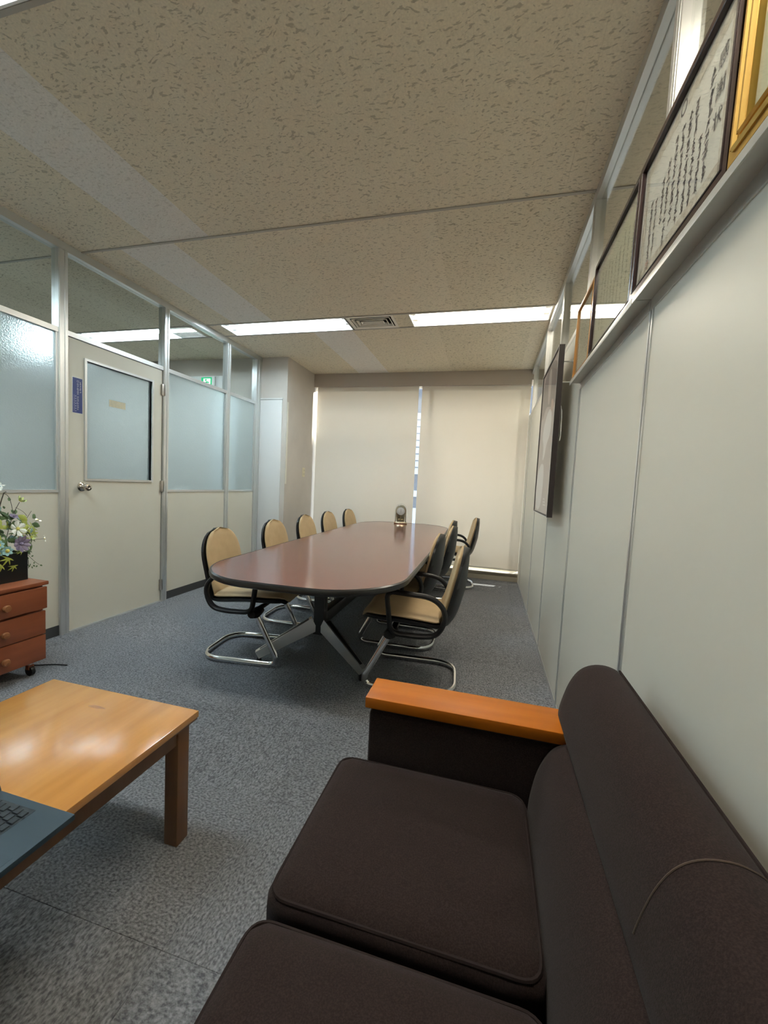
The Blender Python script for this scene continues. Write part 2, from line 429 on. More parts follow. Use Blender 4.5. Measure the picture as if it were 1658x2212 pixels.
def fillers(y0, y1, used):
    x = XLL
    for a, b in sorted(used)+[(XRR, XRR)]:
        if a-x > .015: board(x, a, y0, y1, 'ceil')
        x = b
fillers(.73, 1.03, [(a, b) for a, b, c in LX]); fillers(3.435, 3.725, [(a, b) for a, b, c in LX]+VX)

# ---------------------------------------------------------------- ceiling lights and vents
def ceiling_light(x0, x1, y0, y1, colr, label):
    t = thing('ceiling_light', label, 'light', ((x0+x1)/2, (y0+y1)/2, H), group='recessed ceiling lights')
    a, b = (x1-x0)/2-.004, (y1-y0)/2-.010; T = .006
    m = MB()
    m.box(-a, a, -b, b, .095, .10); m.box(-a, -a+T, -b, b, 0, .095); m.box(a-T, a, -b, b, 0, .095)
    m.add([(-a, -b, 0), (a, -b, 0), (a, -b+.05, .095), (-a, -b+.05, .095), (-a, -b-.004, 0), (a, -b-.004, 0), (a, -b, .1), (-a, -b, .1)],
          [(0, 1, 2, 3), (4, 7, 6, 5), (0, 4, 5, 1)])
    m.add([(-a, b, 0), (a, b, 0), (a, b-.05, .095), (-a, b-.05, .095), (-a, b+.004, 0), (a, b+.004, 0), (a, b, .1), (-a, b, .1)],
          [(0, 3, 2, 1), (4, 5, 6, 7), (0, 1, 5, 4)])
    m.build('reflector_pan', 'pan', t)
    rim = MB(); rim.box(-a, a, -b, -b+.008, -.004, .002); rim.box(-a, a, b-.008, b, -.004, .002); rim.box(-a, -a+.008, -b+.008, b-.008, -.004, .002); rim.box(a-.008, a, -b+.008, b-.008, -.004, .002)
    rim.build('rim', 'pan', t)
    for s in (-1, 1):
        tb = MB().lathe([(.015, -a+.05), (.016, -a+.052), (.016, a-.052), (.015, a-.05)], 12, (0, s*.062, .045), 'X').build('fluorescent_tube', 'tube_cool' if colr is COOL else 'tube_warm', t, True)
        for e in (-1, 1):
            q = MB(); q.box(*( (e*a-.05, e*a-.008) if e > 0 else (e*a+.008, e*a+.05) ), s*.062-.02, s*.062+.02, .02, .094, bev=.004); q.build('lamp_holder', 'white_pl', tb, True)
    return t
L = [['ceiling light deep in the corridor, glowing through the frosted pane', 'far ceiling light in the corridor beyond the clear transom above the door', 'cool white recessed ceiling light on the door side of the ceiling vent', 'warm white recessed ceiling light between the vent and the panelled wall', 'warm recessed ceiling light in the neighbouring room past the vent'],
     ['ceiling light deep in the corridor on the dresser side', 'corridor ceiling light near the dresser wall, beyond the partition', 'cool white recessed ceiling light above the dresser and coffee table', 'warm white recessed ceiling light above the brown sofa', 'warm recessed ceiling light of the neighbouring room behind the framed certificates']]
for bi, (y0, y1) in enumerate([BANDS[1], BANDS[0]]):
    for i, (a, b, c) in enumerate(LX): ceiling_light(a, b, y0, y1, c, L[bi][i])
def vent(x0, x1, y0, y1, label):
    t = thing('ceiling_vent', label, 'vent', ((x0+x1)/2, (y0+y1)/2, H), group='louvred ceiling vents')
    a, b = (x1-x0)/2, (y1-y0)/2-.01
    def ring(w0, w1, z0, z1):
        m = MB(); A0, B0, A1, B1 = a-w0, b-w0, a-w1, b-w1
        vs = [(-A0, -B0, z0), (A0, -B0, z0), (A0, B0, z0), (-A0, B0, z0), (-A1, -B1, z1), (A1, -B1, z1), (A1, B1, z1), (-A1, B1, z1)]
        vs += [(x, y, z+.004) for x, y, z in vs]
        fs = []
        for i in range(4):
            j = (i+1) % 4; fs += [(i, j, 4+j, 4+i), (8+i, 12+i, 12+j, 8+j), (i, 8+i, 8+j, j), (4+i, 4+j, 12+j, 12+i)]
        return m.add(vs, fs)
    bx('backing', (-a, a, -b, b, .085, .09), 'vent_dark', t)
    ring(0, .028, -.003, .0).build('frame', 'vent', t)
    for k in range(3):
        q = ring(.040+k*.034, .047+k*.034, -.004, -.004); q2 = ring(.047+k*.034, .054+k*.034, -.004, .010); q.add(q2.v, q2.f); q.build('louvre', 'vent', t)
    bx('core_plate', (-a+.145, a-.145, -b+.132, b-.132, -.004, .002), 'vent', t)
vent(*VX[0], 3.435, 3.725, 'louvred square ceiling vent between the two lit ceiling lights')
vent(*VX[1], 3.435, 3.725, 'louvred ceiling vent of the neighbouring room beyond the wall transom')

# ---------------------------------------------------------------- left partition
wl = setting('wall_left', 'steel partition with frosted panes and clear transoms')
XF = XL; D0 = XL-.06
posts = [(-.60, -.54), (.26, .32), (1.13, 1.19), (2.048, 2.108), (2.918, 2.976), (3.776, 3.832), (4.318, 4.40)]
for a, b in posts:
    pm = MB(); pm.box(D0, XF, a, b, 0, H-.045); pm.box(XF, XF+.004, a+.004, a+(b-a)*.36, 0, H-.045); pm.box(XF, XF+.004, b-(b-a)*.36, b-.004, 0, H-.045)
    pm.build('post', 'alu', wl)
bx('ceiling_rail', (D0, XF+.004, YN, YC, H-.05, H), 'alu', wl)
bx('ceiling_rail', (D0, XF-.002, YC-.03, YC, 0, H-.05), 'alu', wl)
bays = [(YN, -.60), (-.54, .26), (.32, 1.13), (1.19, 2.048), (2.108, 2.918), (2.976, 3.776), (3.832, 4.318)]
for i, (a, b) in enumerate(bays):
    door = (i == 4)
    bx('transom_pane', (XF-.032, XF-.027, a, b, 2.03, H-.05), 'clear', wl)
    bx('transom_rail', (XF-.05, XF-.004, a, b, 2.0, 2.032), 'alu', wl)
    if door: continue
    bx('lower_panel', (XF-.045, XF-.014, a, b, .07, .967), 'panel_l', wl)
    bx('sill_rail', (XF-.05, XF-.008, a, b, .967, .985), 'alu', wl)
    o = MB().box(XF-.030, XF-.025, a, b, .985, 2.0).build('frosted_pane', ['frost', 'clear'], wl)
    for p in o.data.polygons: p.material_index = 0 if p.normal.x > .5 else 1
    for (c, d) in ((a, a+.012), (b-.012, b)): bx('glazing_bead', (XF-.024, XF-.010, c, d, .985, 2.0), 'alu', wl)
    bl = bx('baseboard_left', (XF-.05, XF-.010, a, b, .0, .07), 'base'); struct(bl, 'dark vinyl baseboard under the partition panels')
# door
dr = setting('door_1', 'beige steel door with a frosted window')
Y0, Y1, G = 2.114, 2.912, (2.240, 2.802, 1.064, 1.874)
m = MB(); X0, X1 = XF-.05, XF-.012
m.box(X0, X1, Y0, G[0], .012, 1.995); m.box(X0, X1, G[1], Y1, .012, 1.995); m.box(X0, X1, G[0], G[1], .012, G[2]); m.box(X0, X1, G[0], G[1], G[3], 1.995)
m.build('door_leaf', 'panel_l', dr)
f = .016
m = MB(); m.box(X0, X1+.010, G[0]-f, G[0], G[2]-f, G[3]+f); m.box(X0, X1+.010, G[1], G[1]+f, G[2]-f, G[3]+f); m.box(X0, X1+.010, G[0], G[1], G[2]-f, G[2]); m.box(X0, X1+.010, G[0], G[1], G[3], G[3]+f)
m.build('glazing_frame', 'alu', dr)
o = MB().box(XF-.030, XF-.025, G[0], G[1], G[2], G[3]).build('frosted_pane', ['frost', 'clear'], dr)
for p in o.data.polygons: p.material_index = 0 if p.normal.x > .5 else 1
kn = MB().lathe([(.031, 0), (.031, .006), (.018, .010), (.013, .016), (.013, .034), (.019, .040), (.026, .048), (.0275, .058), (.024, .066), (.012, .069), (.006, .066), (.001, .066)], 24, (X1, 2.205, 1.005), 'X').build('door_knob', 'nickel', dr, True)
bx('keyhole', (X1+.0665, X1+.068, 2.2035, 2.2065, .999, 1.011), 'dark_slot', kn)
for z in (.150, 1.015, 1.835):
    MB().box(XF-.012, XF+.004, 2.900, 2.932, z-.048, z+.048, bev=.003).build('hinge', 'hinge', dr, True)
bx('threshold', (XF-.05, XF+.004, 2.108, 2.918, .0, .011), 'alu', dr)
tp = bx('masking_tape', (XF-.0249, XF-.0240, 2.428, 2.566, 1.602, 1.652), 'tape'); prop(tp, 'strip of cream masking tape stuck on the frosted door window', 'tape')
# sign with pseudo print
def glyph(m, u, v, s, mp, rng, th=.10, n=5):
    for k in range(n):
        a = rng.choice((0, 0, math.pi/2, math.pi/2, .8, -.8)); l = s*rng.uniform(.35, .95); c = (u+rng.uniform(-.25, .25)*s, v+rng.uniform(-.32, .32)*s)
        dx, dy = math.cos(a)*l/2, math.sin(a)*l/2; nx, ny = -math.sin(a)*s*th/2, math.cos(a)*s*th/2
        q = [(c[0]-dx-nx, c[1]-dy-ny), (c[0]+dx-nx, c[1]+dy-ny), (c[0]+dx+nx, c[1]+dy+ny), (c[0]-dx+nx, c[1]-dy+ny)]
        m.add([mp(*p) for p in q], [(0, 1, 2, 3)])
sg = thing('door_sign', 'narrow blue sign with pale printed characters on the door', 'sign', (X1, 2.143, 1.508))
SW, SH = .068, .234
MB().box(0, .003, 0, SW, 0, SH).build('plate', 'blue', sg)
m = MB(); k = .003; m.box(0, k, -.003, 0, -.003, SH+.003); m.box(0, k, SW, SW+.003, -.003, SH+.003); m.box(0, k, 0, SW, -.003, 0); m.box(0, k, 0, SW, SH, SH+.003); m.build('border', 'alu', sg)
smap = lambda u, v: (.0034, u, v)
m = MB(); rg = random.Random(2)
for i in range(6): glyph(m, .054, SH-.028-i*.0125, .012, smap, rg, .13, 7)
for i in range(6): glyph(m, .036, SH-.040-i*.0135, .013, smap, rg, .13, 7)
for i in range(7): glyph(m, .036, SH-.128-i*.0135, .013, smap, rg, .13, 7)
for i in range(18): glyph(m, .011, SH-.118-i*.0062, .006, smap, rg, .16, 4)
m.build('printed_characters', 'sign_ink', sg)
m = MB()
for i in range(24):
    a, b = 2*math.pi*i/24, 2*math.pi*(i+1)/24
    m.add([smap(.036+math.cos(q)*r, SH-.022+math.sin(q)*r) for q, r in ((a, .0075), (b, .0075), (b, .0055), (a, .0055))], [(0, 1, 2, 3)])
for i in range(5): m.add([smap(.036+math.cos(2*math.pi*i/5+1.57)*r+d*math.sin(2*math.pi*i/5), SH-.022+math.sin(2*math.pi*i/5+1.57)*r) for r, d in ((.004, 0), (.001, .001), (.001, -.001))], [(0, 1, 2)])
m.build('round_emblem', 'sign_ink', sg)
for i in range(7):
    m = MB(); m.add([smap(.0215+math.cos(q*math.pi/5)*.0028, SH-.122-i*.0165+math.sin(q*math.pi/5)*.0028) for q in range(10)], [tuple(range(10))]); m.build('dot', 'sign_bright', sg)

# ---------------------------------------------------------------- corridor, column, back of room
struct(bx('wall_corridor_back', (XLL, XC, YC, 5.5, 0, 2.70), 'wallpaper'), 'beige papered wall and column beside the window')
struct(bx('wall_corridor_side', (XLL-.1, XLL, YN, 5.5, 0, 2.70), 'wallpaper'), 'corridor side wall')
struct(bx('wall_rear', (XLL-.1, XRR+.1, YN-.1, YN, 0, 2.70), 'panel_l'), 'rear wall behind the sofa and coffee table')
struct(bx('wall_neighbour_side', (XRR, XRR+.1, YN, 5.5, 0, 2.70), 'wallpaper'), 'far side wall of the neighbouring room')
struct(bx('trim_1', (XL, XC-.055, YC-.018, YC, .0, 2.070), 'white_panel', bev=.002), 'offwhite panel on the column front')
struct(bx('trim_2', (XL, -2.445, YC-.022, YC, 2.074, 2.090), 'white_panel', bev=.003), 'white moulding across the column front')
struct(bx('trim_3', (XC, XC+.006, YC+.008, YC+.040, 1.075, 2.05), 'cream_trim', bev=.002), 'cream corner guard on the column edge')
po = thing('power_outlet', 'cream double power outlet on the papered column side', 'outlet', (XC, 4.93, 1.235))
MB().box(0, .008, -.036, .036, -.060, .060, bev=.004).build('cover_plate', 'cream_pl', po, True)
for z in (-.024, .024):
    q = MB().box(.008, .011, -.022, .022, z-.018, z+.018, bev=.002).build('socket', 'cream_pl', po, True)
    for s in (-1, 1): bx('slot', (.0108, .0115, s*.009-.0015, s*.009+.0015, z-.008, z+.008), 'dark_slot', q)
ex = thing('exit_sign', 'green and white running figure exit sign high on the corridor wall', 'sign', (-3.475, YC, 2.225))
bx('housing', (-.085, .115, -.05, 0, -.09, .125), 'white_pl', ex, bev=.004)
bx('green_face', (-.075, .075, -.053, -.0495, -.08, .115), 'green', ex)
bx('white_field', (-.042, .058, -.055, -.0525, -.07, .100), 'exit_w', ex)
emap = lambda u, v: (u, -.0555, v)
m = MB()
def seg(m, a, b, t, mp):
    d = Vector((b[0]-a[0], b[1]-a[1])); n = Vector((-d.y, d.x)).normalized()*t/2
    m.add([mp(a[0]-n.x, a[1]-n.y), mp(b[0]-n.x, b[1]-n.y), mp(b[0]+n.x, b[1]+n.y), mp(a[0]+n.x, a[1]+n.y)], [(0, 1, 2, 3)])
for a, b in (((.0, .065), (.02, .02)), ((.02, .02), (.05, .02)), ((.05, .02), (.052, -.01)), ((.02, .02), (-.01, -.02)), ((-.01, -.02), (-.035, -.02)), ((.005, .06), (.04, .05)), ((.0, .06), (-.025, .03))): seg(m, a, b, .013, emap)
m.add([emap(-.006+.012*math.cos(i*math.pi/6), .082+.012*math.sin(i*math.pi/6)) for i in range(12)], [tuple(range(12))])
m.build('running_figure', 'green', ex)
struct(bx('trim_4', (-3.74, -3.20, YC-.03, YC, .0, 2.362), 'white_panel', bev=.003), 'white corridor door surround below the exit sign')

# ---------------------------------------------------------------- window wall
wb = setting('wall_back', 'window wall with pelmet and low sill')
bx('pelmet', (XC, XR, 5.17, 5.20, 2.398, 2.70), 'pelmet', wb)
bx('pelmet_top', (XC, XRR, 5.20, 5.50, 2.46, 2.70), 'pelmet', wb)
bx('sill_wall', (XC, XRR, 5.235, 5.50, -.007, .085), 'sill', wb)
bx('sill_board', (XC, XR, 5.20, 5.40, .085, .10), 'sill', wb, bev=.003)
bx('sill_kerb', (XC, XR, 5.205, 5.24, 0, .055), 'sill', wb)
def window(name, x0, x1, label, mull):
    wn = setting(name, label)
    fr = .04; y0, y1 = 5.40, 5.44
    bx('frame_rail', (x0, x1, y0, y1, .10, .10+fr), 'alu', wn); bx('frame_rail', (x0, x1, y0, y1, 2.46-fr, 2.46), 'alu', wn)
    xs_ = [x0]+mull+[x1]
    for i, xx in enumerate(xs_):
        a = xx if i == 0 else (xx-fr if i == len(xs_)-1 else xx-fr/2)
        bx('mullion', (a, a+fr, y0, y1, .15, 2.41), 'alu', wn)
    for a, b in zip(xs_[:-1], xs_[1:]): bx('pane', (a+.03, b-.03, 5.418, 5.424, .15, 2.41), 'clear', wn)
window('window_1', XC, XR+.02, 'tall window behind the roller blinds', [-.70])
window('window_2', .45, XRR, 'window of the neighbouring room', [1.4])
def blind(x0, x1, label, seed):
    t = thing('roller_blind', label, 'blind', ((x0+x1)/2, 5.222, 0), group='cream roller blinds')
    a = (x1-x0)/2; rg = random.Random(seed); n, mm = 24, 14; vs = []; fs = []
    ph = rg.random()*6
    for side in (0, .0012):
        for i in range(n+1):
            for j in range(mm+1):
                u, v = i/n, j/mm; z = .148+v*(2.42-.148)
                vs.append((-a+2*a*u, side+.006*math.sin(u*7+ph)*(1-v)**1.5, z))
    q = (n+1)*(mm+1)
    for s in (0, 1):
        for i in range(n):
            for j in range(mm):
                c = s*q+i*(mm+1)+j; fs.append((c, c+mm+1, c+mm+2, c+1) if s == 0 else (c, c+1, c+mm+2, c+mm+1))
    o = finish('fabric', vs[:q], fs[:n*mm], 'blind', t, True)
    MB().sweep([(-a, 0, .143), (a, 0, .143)], .006, .011, 8).build('bottom_rail', 'cream_trim', t, True)
    MB().sweep([(-a-.005, .03, 2.435), (a+.005, .03, 2.435)], .022, n=12).build('roller', 'alu', t, True)
blind(-2.362, -.958, 'cream roller blind over the window, beside the papered column', 1)
blind(-.915, .4025, 'cream roller blind over the window, beside the panelled wall', 5)

# outside
gr = struct(bx('ground_outside', (-30, 30, 5.6, 60, -4.2, -4.0), 'ground'), 'street outside the window')
bd = thing('office_building', 'grey building with white window bands seen between the blinds', 'building', (0, 16, -4))
bx('facade', (-16, 4.2, 0, 6, 0, 9.4), 'bld', bd)
wm = None
for zi, (z0, z1) in enumerate([(.6, 2.2), (3.6, 4.25), (4.7, 4.95), (5.6, 8.0)]):
    cache = None
    for i in range(8):
        xx = -14.6+i*2.4
        if cache is None:
            cache = bx('window', (-1.08, 1.08, -.06, .02, z0, z1), 'bldw', bd); o = cache
        else: o = inst(cache, bd, (xx, 0, 0))
        o.location = (xx, 0, 0)
        if zi == 3:
            if i == 0:
                g = MB()
                for k in range(1, 9): g.box(-1.08, 1.08, -.08, -.055, z0+k*(z1-z0)/9-.02, z0+k*(z1-z0)/9+.02)
                for k in range(1, 7): g.box(-1.08+k*.309-.015, -1.08+k*.309+.015, -.08, -.055, z0, z1)
                gm = g.build('glazing_grid', 'bld', o)
            else: inst(gm, o, (0, 0, 0))

# ---------------------------------------------------------------- right wall
wr = setting('wall_right', 'pale steel panel wall with clear transoms above')
seams = [YN, -.46, .42, 1.30, 2.215, 3.02, 3.86, 4.90, 5.24]
ZP = 2.0
for i, (a, b) in enumerate(zip(seams[:-1], seams[1:])):
    bx('wall_panel', (XR, XR+.046, a+.014, b-.014, .03, ZP), 'panel_r', wr)
    bx('transom_pane', (XR+.020, XR+.025, a+.02, b-.02, ZP+.03, H-.05), 'clear', wr)
    bx('transom_rail', (XR-.001, XR+.045, a+.02, b-.02, ZP, ZP+.03), 'alu', wr)
    if i:
        m = MB(); m.box(XR-.003, XR+.046, a-.014, a-.004, .0, H-.05); m.box(XR-.003, XR+.046, a+.004, a+.014, .0, H-.05); m.box(XR+.003, XR+.04, a-.004, a+.004, 0, H-.05)
        m.box(XR-.002, XR+.044, a-.026, a-.014, ZP+.03, H-.05); m.box(XR-.002, XR+.044, a+.014, a+.026, ZP+.03, H-.05)
        m.build('joint_post', 'alu', wr)
bx('ceiling_rail', (XR-.004, XR+.05, YN, 5.2, H-.05, H), 'alu', wr)
struct(bx('baseboard_right', (XR-.002, XR+.045, YN, 5.2, 0, .03), 'alu'), 'thin metal skirting below the wall panels')
for a, b in ((.395, 1.305), (1.309, 2.225)):
    ll = thing('picture_ledge', 'aluminium picture ledge under the %s' % ('large dark and gold certificate frames' if a < 1 else 'smaller honey and dark certificate frames'), 'ledge', (XR, (a+b)/2, 1.655))
    hh = (b-a)/2; MB().box(-.049, 0, -hh, hh, .018, .026, bev=.002).build('shelf', 'ledge', ll, True)
    bx('front_lip', (-.052, -.048, -hh, hh, .008, .026), 'ledge', ll, bev=.001); bx('wall_flange', (-.004, 0, -hh, hh, -.012, .018), 'alu', ll)

# ---------------------------------------------------------------- framed certificates on the ledge
def brush_text(m, y0, y1, z0, z1, mp, rg, s):
    z = z1
    while z > z0:
        glyph(m, (y0+y1)/2, z, s, mp, rg, .15, 6); z -= s*1.02
def text_mesh(body, size, material, parent, name):
    c = bpy.data.curves.new(name, 'FONT'); c.body = body; c.size = size; c.align_x = 'CENTER'; c.align_y = 'CENTER'; c.resolution_u = 2
    o = bpy.data.objects.new('tmp', c); COL.objects.link(o); bpy.context.view_layer.update()
    me = bpy.data.meshes.new_from_object(o.evaluated_get(bpy.context.evaluated_depsgraph_get()))
    bpy.data.objects.remove(o); me.materials.clear(); me.materials.append(M[material])
    q = bpy.data.objects.new(name, me); COL.objects.link(q); q.parent = parent; return q
def certificate(y0, y1, h, fw, fmat, paper, label, tilt, x, style, depth=.020, lift=0):
    """local: u runs towards -Y (reader's right), v up, front faces -X"""
    t = thing('framed_certificate', label, 'picture frame', (x, (y0+y1)/2, 1.6815+lift), group='framed certificates on the picture ledge')
    t.rotation_euler = (0, tilt, 0)
    a = (y1-y0)/2; mp0 = lambda x_: (lambda u, v: (x_, -u, v))
    def bar(poly):
        m = MB(); n = len(poly); inner = []
        m.add([(-.002, -u, v) for u, v in poly]+[(depth, -u, v) for u, v in poly], [(0, 1, 2, 3), (7, 6, 5, 4)]+[(i, 4+i, 4+(i+1) % 4, (i+1) % 4) for i in range(4)]); return m
    I = fw
    for poly in ([(-a, 0), (a, 0), (a-I, I), (-a+I, I)], [(a, 0), (a, h), (a-I, h-I), (a-I, I)], [(a, h), (-a, h), (-a+I, h-I), (a-I, h-I)], [(-a, h), (-a, 0), (-a+I, I), (-a+I, h-I)]):
        fo = bar(poly).build('frame_rail', fmat, t)
        if style == 'gold':
            c = Vector((sum(p[0] for p in poly)/4, sum(p[1] for p in poly)/4))
            for sc_, th in ((.45, .006), (.8, .004)):
                (p0, p1, p2, p3) = [Vector(q) for q in poly]; u0 = p0.lerp(p3, sc_); u1 = p1.lerp(p2, sc_)
                MB().sweep([(-.002, -u0.x, u0.y), (-.002, -u1.x, u1.y)], .007, th, 6).build('moulding', fmat, fo, True)
        else:
            (p0, p1, p2, p3) = [Vector(q) for q in poly]; u0, u1 = p3.lerp(p0, .12), p2.lerp(p1, .12)
            MB().sweep([(-.002, -u0.x, u0.y), (-.002, -u1.x, u1.y)], .0022, .002, 6).build('inner_bead', fmat if style != 'big' else 'darkwood', fo, True)
    bx('backing_board', (depth-.004, depth-.001, -a+I*.5, a-I*.5, I*.5, h-I*.5), 'sill', t)
    bx('sheet', (.008, .010, -a+I, a-I, I, h-I), paper, t)
    bx('glass', (.003, .005, -a+I, a-I, I, h-I), 'picture_glass', t)
    rg = random.Random(int(y0*100)); uu, vv = a-I, h
    W = MB(); mp = mp0(.0075)
    b = .045 if style == 'big' else .03
    if style in ('big', 'small', 'mid'):
        S = MB(); q = b*.35
        for (u0, u1, v0, v1) in ((-uu+q, uu-q, I+q, I+q+b*.45), (-uu+q, -b*.5, h-I-q-b*.45, h-I-q), (b*.5, uu-q, h-I-q-b*.45, h-I-q), (-uu+q, -uu+q+b*.4, I+q, h-I-q), (uu-q-b*.4, uu-q, I+q, h-I-q)):
            n = 14; vs = []
            for side in (0, 1):
                for i in range(n+1):
                    tt = i/n; wv = .35*b*(.5+.5*math.sin(i*1.9+u0*20))*.4
                    if u1-u0 > v1-v0: vs.append(mp(u0+(u1-u0)*tt, (v0-wv*.5) if side == 0 else (v1+wv*.5)))
                    else: vs.append(mp((u0-wv*.5) if side == 0 else (u1+wv*.5), v0+(v1-v0)*tt))
            S.add(vs, [(i, i+1, n+2+i, n+1+i) for i in range(n)])
        S.build('printed_border', 'scroll', t)
        E_ = MB()
        for i in range(16):
            p, q2 = 2*math.pi*i/16, 2*math.pi*(i+1)/16; r0, r1 = (b*.36, b*.26)
            E_.add([mp(math.cos(p)*r0, h-I-b*.55+math.sin(p)*r0), mp(math.cos(q2)*r0, h-I-b*.55+math.sin(q2)*r0), mp(math.cos(q2)*r1, h-I-b*.55+math.sin(q2)*r1), mp(math.cos(p)*r1, h-I-b*.55+math.sin(p)*r1)], [(0, 1, 2, 3)])
        E_.build('round_crest', 'ink_l' if style != 'big' else 'ink', t)
    if style == 'big':
        cols = [(.135, .045, .30, .019), (.105, .05, .17, .016), (.075, .045, .265, .019), (.045, .035, .265, .019), (.012, .045, .265, .019), (-.022, .055, .27, .019), (-.055, .03, .24, .018), (-.085, .10, .22, .018), (-.125, .05, .20, .016), (-.155, .05, .215, .020)]
        for u, v0, v1, s in cols: brush_text(W, u-.001, u+.001, v0+.02, min(v1, h-I-.075), mp, rg, s)
        for k, ch in enumerate('感謝状'):
            q = text_mesh(ch, .036, 'ink', t, 'title_character')
            q.rotation_euler = (R(90), 0, R(-90)); q.location = (.0068, -.172, h-.105-k*.055)
        S2 = MB(); S2.add([mp(u, v) for u, v in ((-.165, .045), (-.145, .045), (-.145, .068), (-.165, .068))], [(0, 1, 2, 3)]); S2.build('red_seal', 'seal', t)
        W.build('brush_writing', 'ink', t)
    elif style == 'gold':
        S = MB()
        for k in range(3): S.add([mp(u, v) for u, v in ((-uu+.03+k*.012, I+.02), (-uu+.034+k*.012, I+.02), (-uu+.034+k*.012, h-I-.02), (-uu+.03+k*.012, h-I-.02))], [(0, 1, 2, 3)])
        S.build('printed_border', 'scroll', t)
    else:
        n = 9 if style == 'mid' else 8
        for k in range(n): 
            u = uu-b*1.6-k*(2*uu-b*3.0)/n; brush_text(W, u-.001, u+.001, I+b*1.5+rg.random()*.04, h-I-b*1.8-rg.random()*.05, mp, rg, .0165)
        W.build('brush_writing', 'ink_l', t)
    return t
LX0 = XR-.048
certificate(.845, 1.345, .365, .022, 'darkwood', 'paper', 'large certificate of brush writing in a dark frame beside the gold frame', R(0.6), LX0, 'big')
certificate(1.350, 1.875, .372, .018, 'darkwood', 'paper_y', 'aged yellowish certificate in a dark frame beside the honey wood frame', R(0.6), LX0+.004, 'mid')
certificate(1.880, 2.215, .345, .017, 'honey', 'paper_y', 'small certificate in a honey coloured wood frame at the ledge end', R(0.6), LX0+.006, 'small')
certificate(.400, .836, .40, .042, 'gold', 'paper_y', 'certificate in a wide gold moulded frame on the ledge', R(1), LX0-.002, 'gold', .022)

# ---------------------------------------------------------------- hanging poster
PX = .318; pa, pb, z0, z1 = 2.425, 3.115, .985, 1.935
ps = thing('framed_poster', 'tall brown framed poster hung on the panelled wall behind the chairs', 'poster', (PX, (pa+pb)/2, z0))
a, h = (pb-pa)/2, z1-z0; T = .030
m = MB(); 
for (u0, u1, v0, v1) in ((-a, a, 0, .012), (-a, a, h-.012, h), (-a, -a+.012, .012, h-.012), (a-.012, a, .012, h-.012)): m.box(0, T, u0, u1, v0, v1)
m.build('frame', 'fr_brown', ps)
m = MB()
for (u0, u1, v0, v1) in ((-a, a, 0, .004), (-a, a, h-.004, h), (-a, -a+.004, .004, h-.004), (a-.004, a, .004, h-.004)): m.box(-.001, .001, u0, u1, v0, v1)
m.build('metal_edge', 'alu', ps)
bx('print_sheet', (.006, .009, -a+.012, a-.012, .012, h-.012), 'p_bg', ps)
bx('glass', (.002, .004, -a+.012, a-.012, .012, h-.012), 'poster_glass', ps)
bx('back_panel', (T-.004, T-.001, -a+.012, a-.012, .012, h-.012), 'sill', ps)
pmp = lambda u, v: (.0055, -u, v)
def blob(name, pts, m_, it=3):
    q = chaikin([Vector((u, v, 0)) for u, v in pts], it, True); mm = MB(); mm.add([pmp(p.x, p.y) for p in q], [tuple(range(len(q)))]); o = mm.build(name, m_, ps); return o
blob('print_shape', [(-.33, .93), (.33, .93), (.33, .62), (.1, .66), (-.1, .70), (-.33, .60)], 'p_dk')
blob('print_shape', [(-.05, .90), (.06, .92), (.09, .80), (.06, .68), (-.02, .70), (-.04, .80)], 'p_bg').location.x = -.0004
blob('print_shape', [(-.10, .60), (.10, .66), (.22, .60), (.20, .48), (.06, .44), (.0, .36), (-.10, .34), (-.06, .44), (-.18, .50)], 'p_lt').location.x = -.0006
blob('print_shape', [(.14, .70), (.24, .68), (.26, .62), (.14, .62)], 'p_pk').location.x = -.0008
blob('print_shape', [(-.33, .02), (.0, .02), (.05, .30), (-.12, .34), (-.33, .26)], 'p_lt').location.x = -.0005
m = MB(); rg = random.Random(8)
for k in range(3): m.add([pmp(u, v) for u, v in ((.10, .06+k*.018), (.10+.12-.03*k, .06+k*.018), (.22-.03*k, .067+k*.018), (.10, .067+k*.018))], [(0, 1, 2, 3)])
cp = m.build('caption_lines', 'p_lt', ps); cp.location.x = -.0004
for zz in (h*.92, h*.80): MB().lathe([(.004, T-.002), (.004, XR-PX-.004), (.008, XR-PX-.004), (.008, XR-PX)], 10, (0, -a+.06, zz), 'X').build('wall_pin', 'white_pl', ps, True)
for zz in (h*.92, h*.80): MB().lathe([(.004, T-.002), (.004, XR-PX-.004), (.008, XR-PX-.004), (.008, XR-PX)], 10, (0, a-.06, zz), 'X').build('wall_pin', 'white_pl', ps, True)
MB().sweep(chaikin([(T+.004, -a+.012, .62), (T+.010, -a-.006, .56), (T+.008, -a+.004, .50), (T+.012, -a-.008, .45), (T+.006, -a+.002, .42), (T+.012, -a-.004, .47), (T+.010, -a+.012, .60)], 2), .0016, n=6).build('hanging_string', 'cord', ps, True)

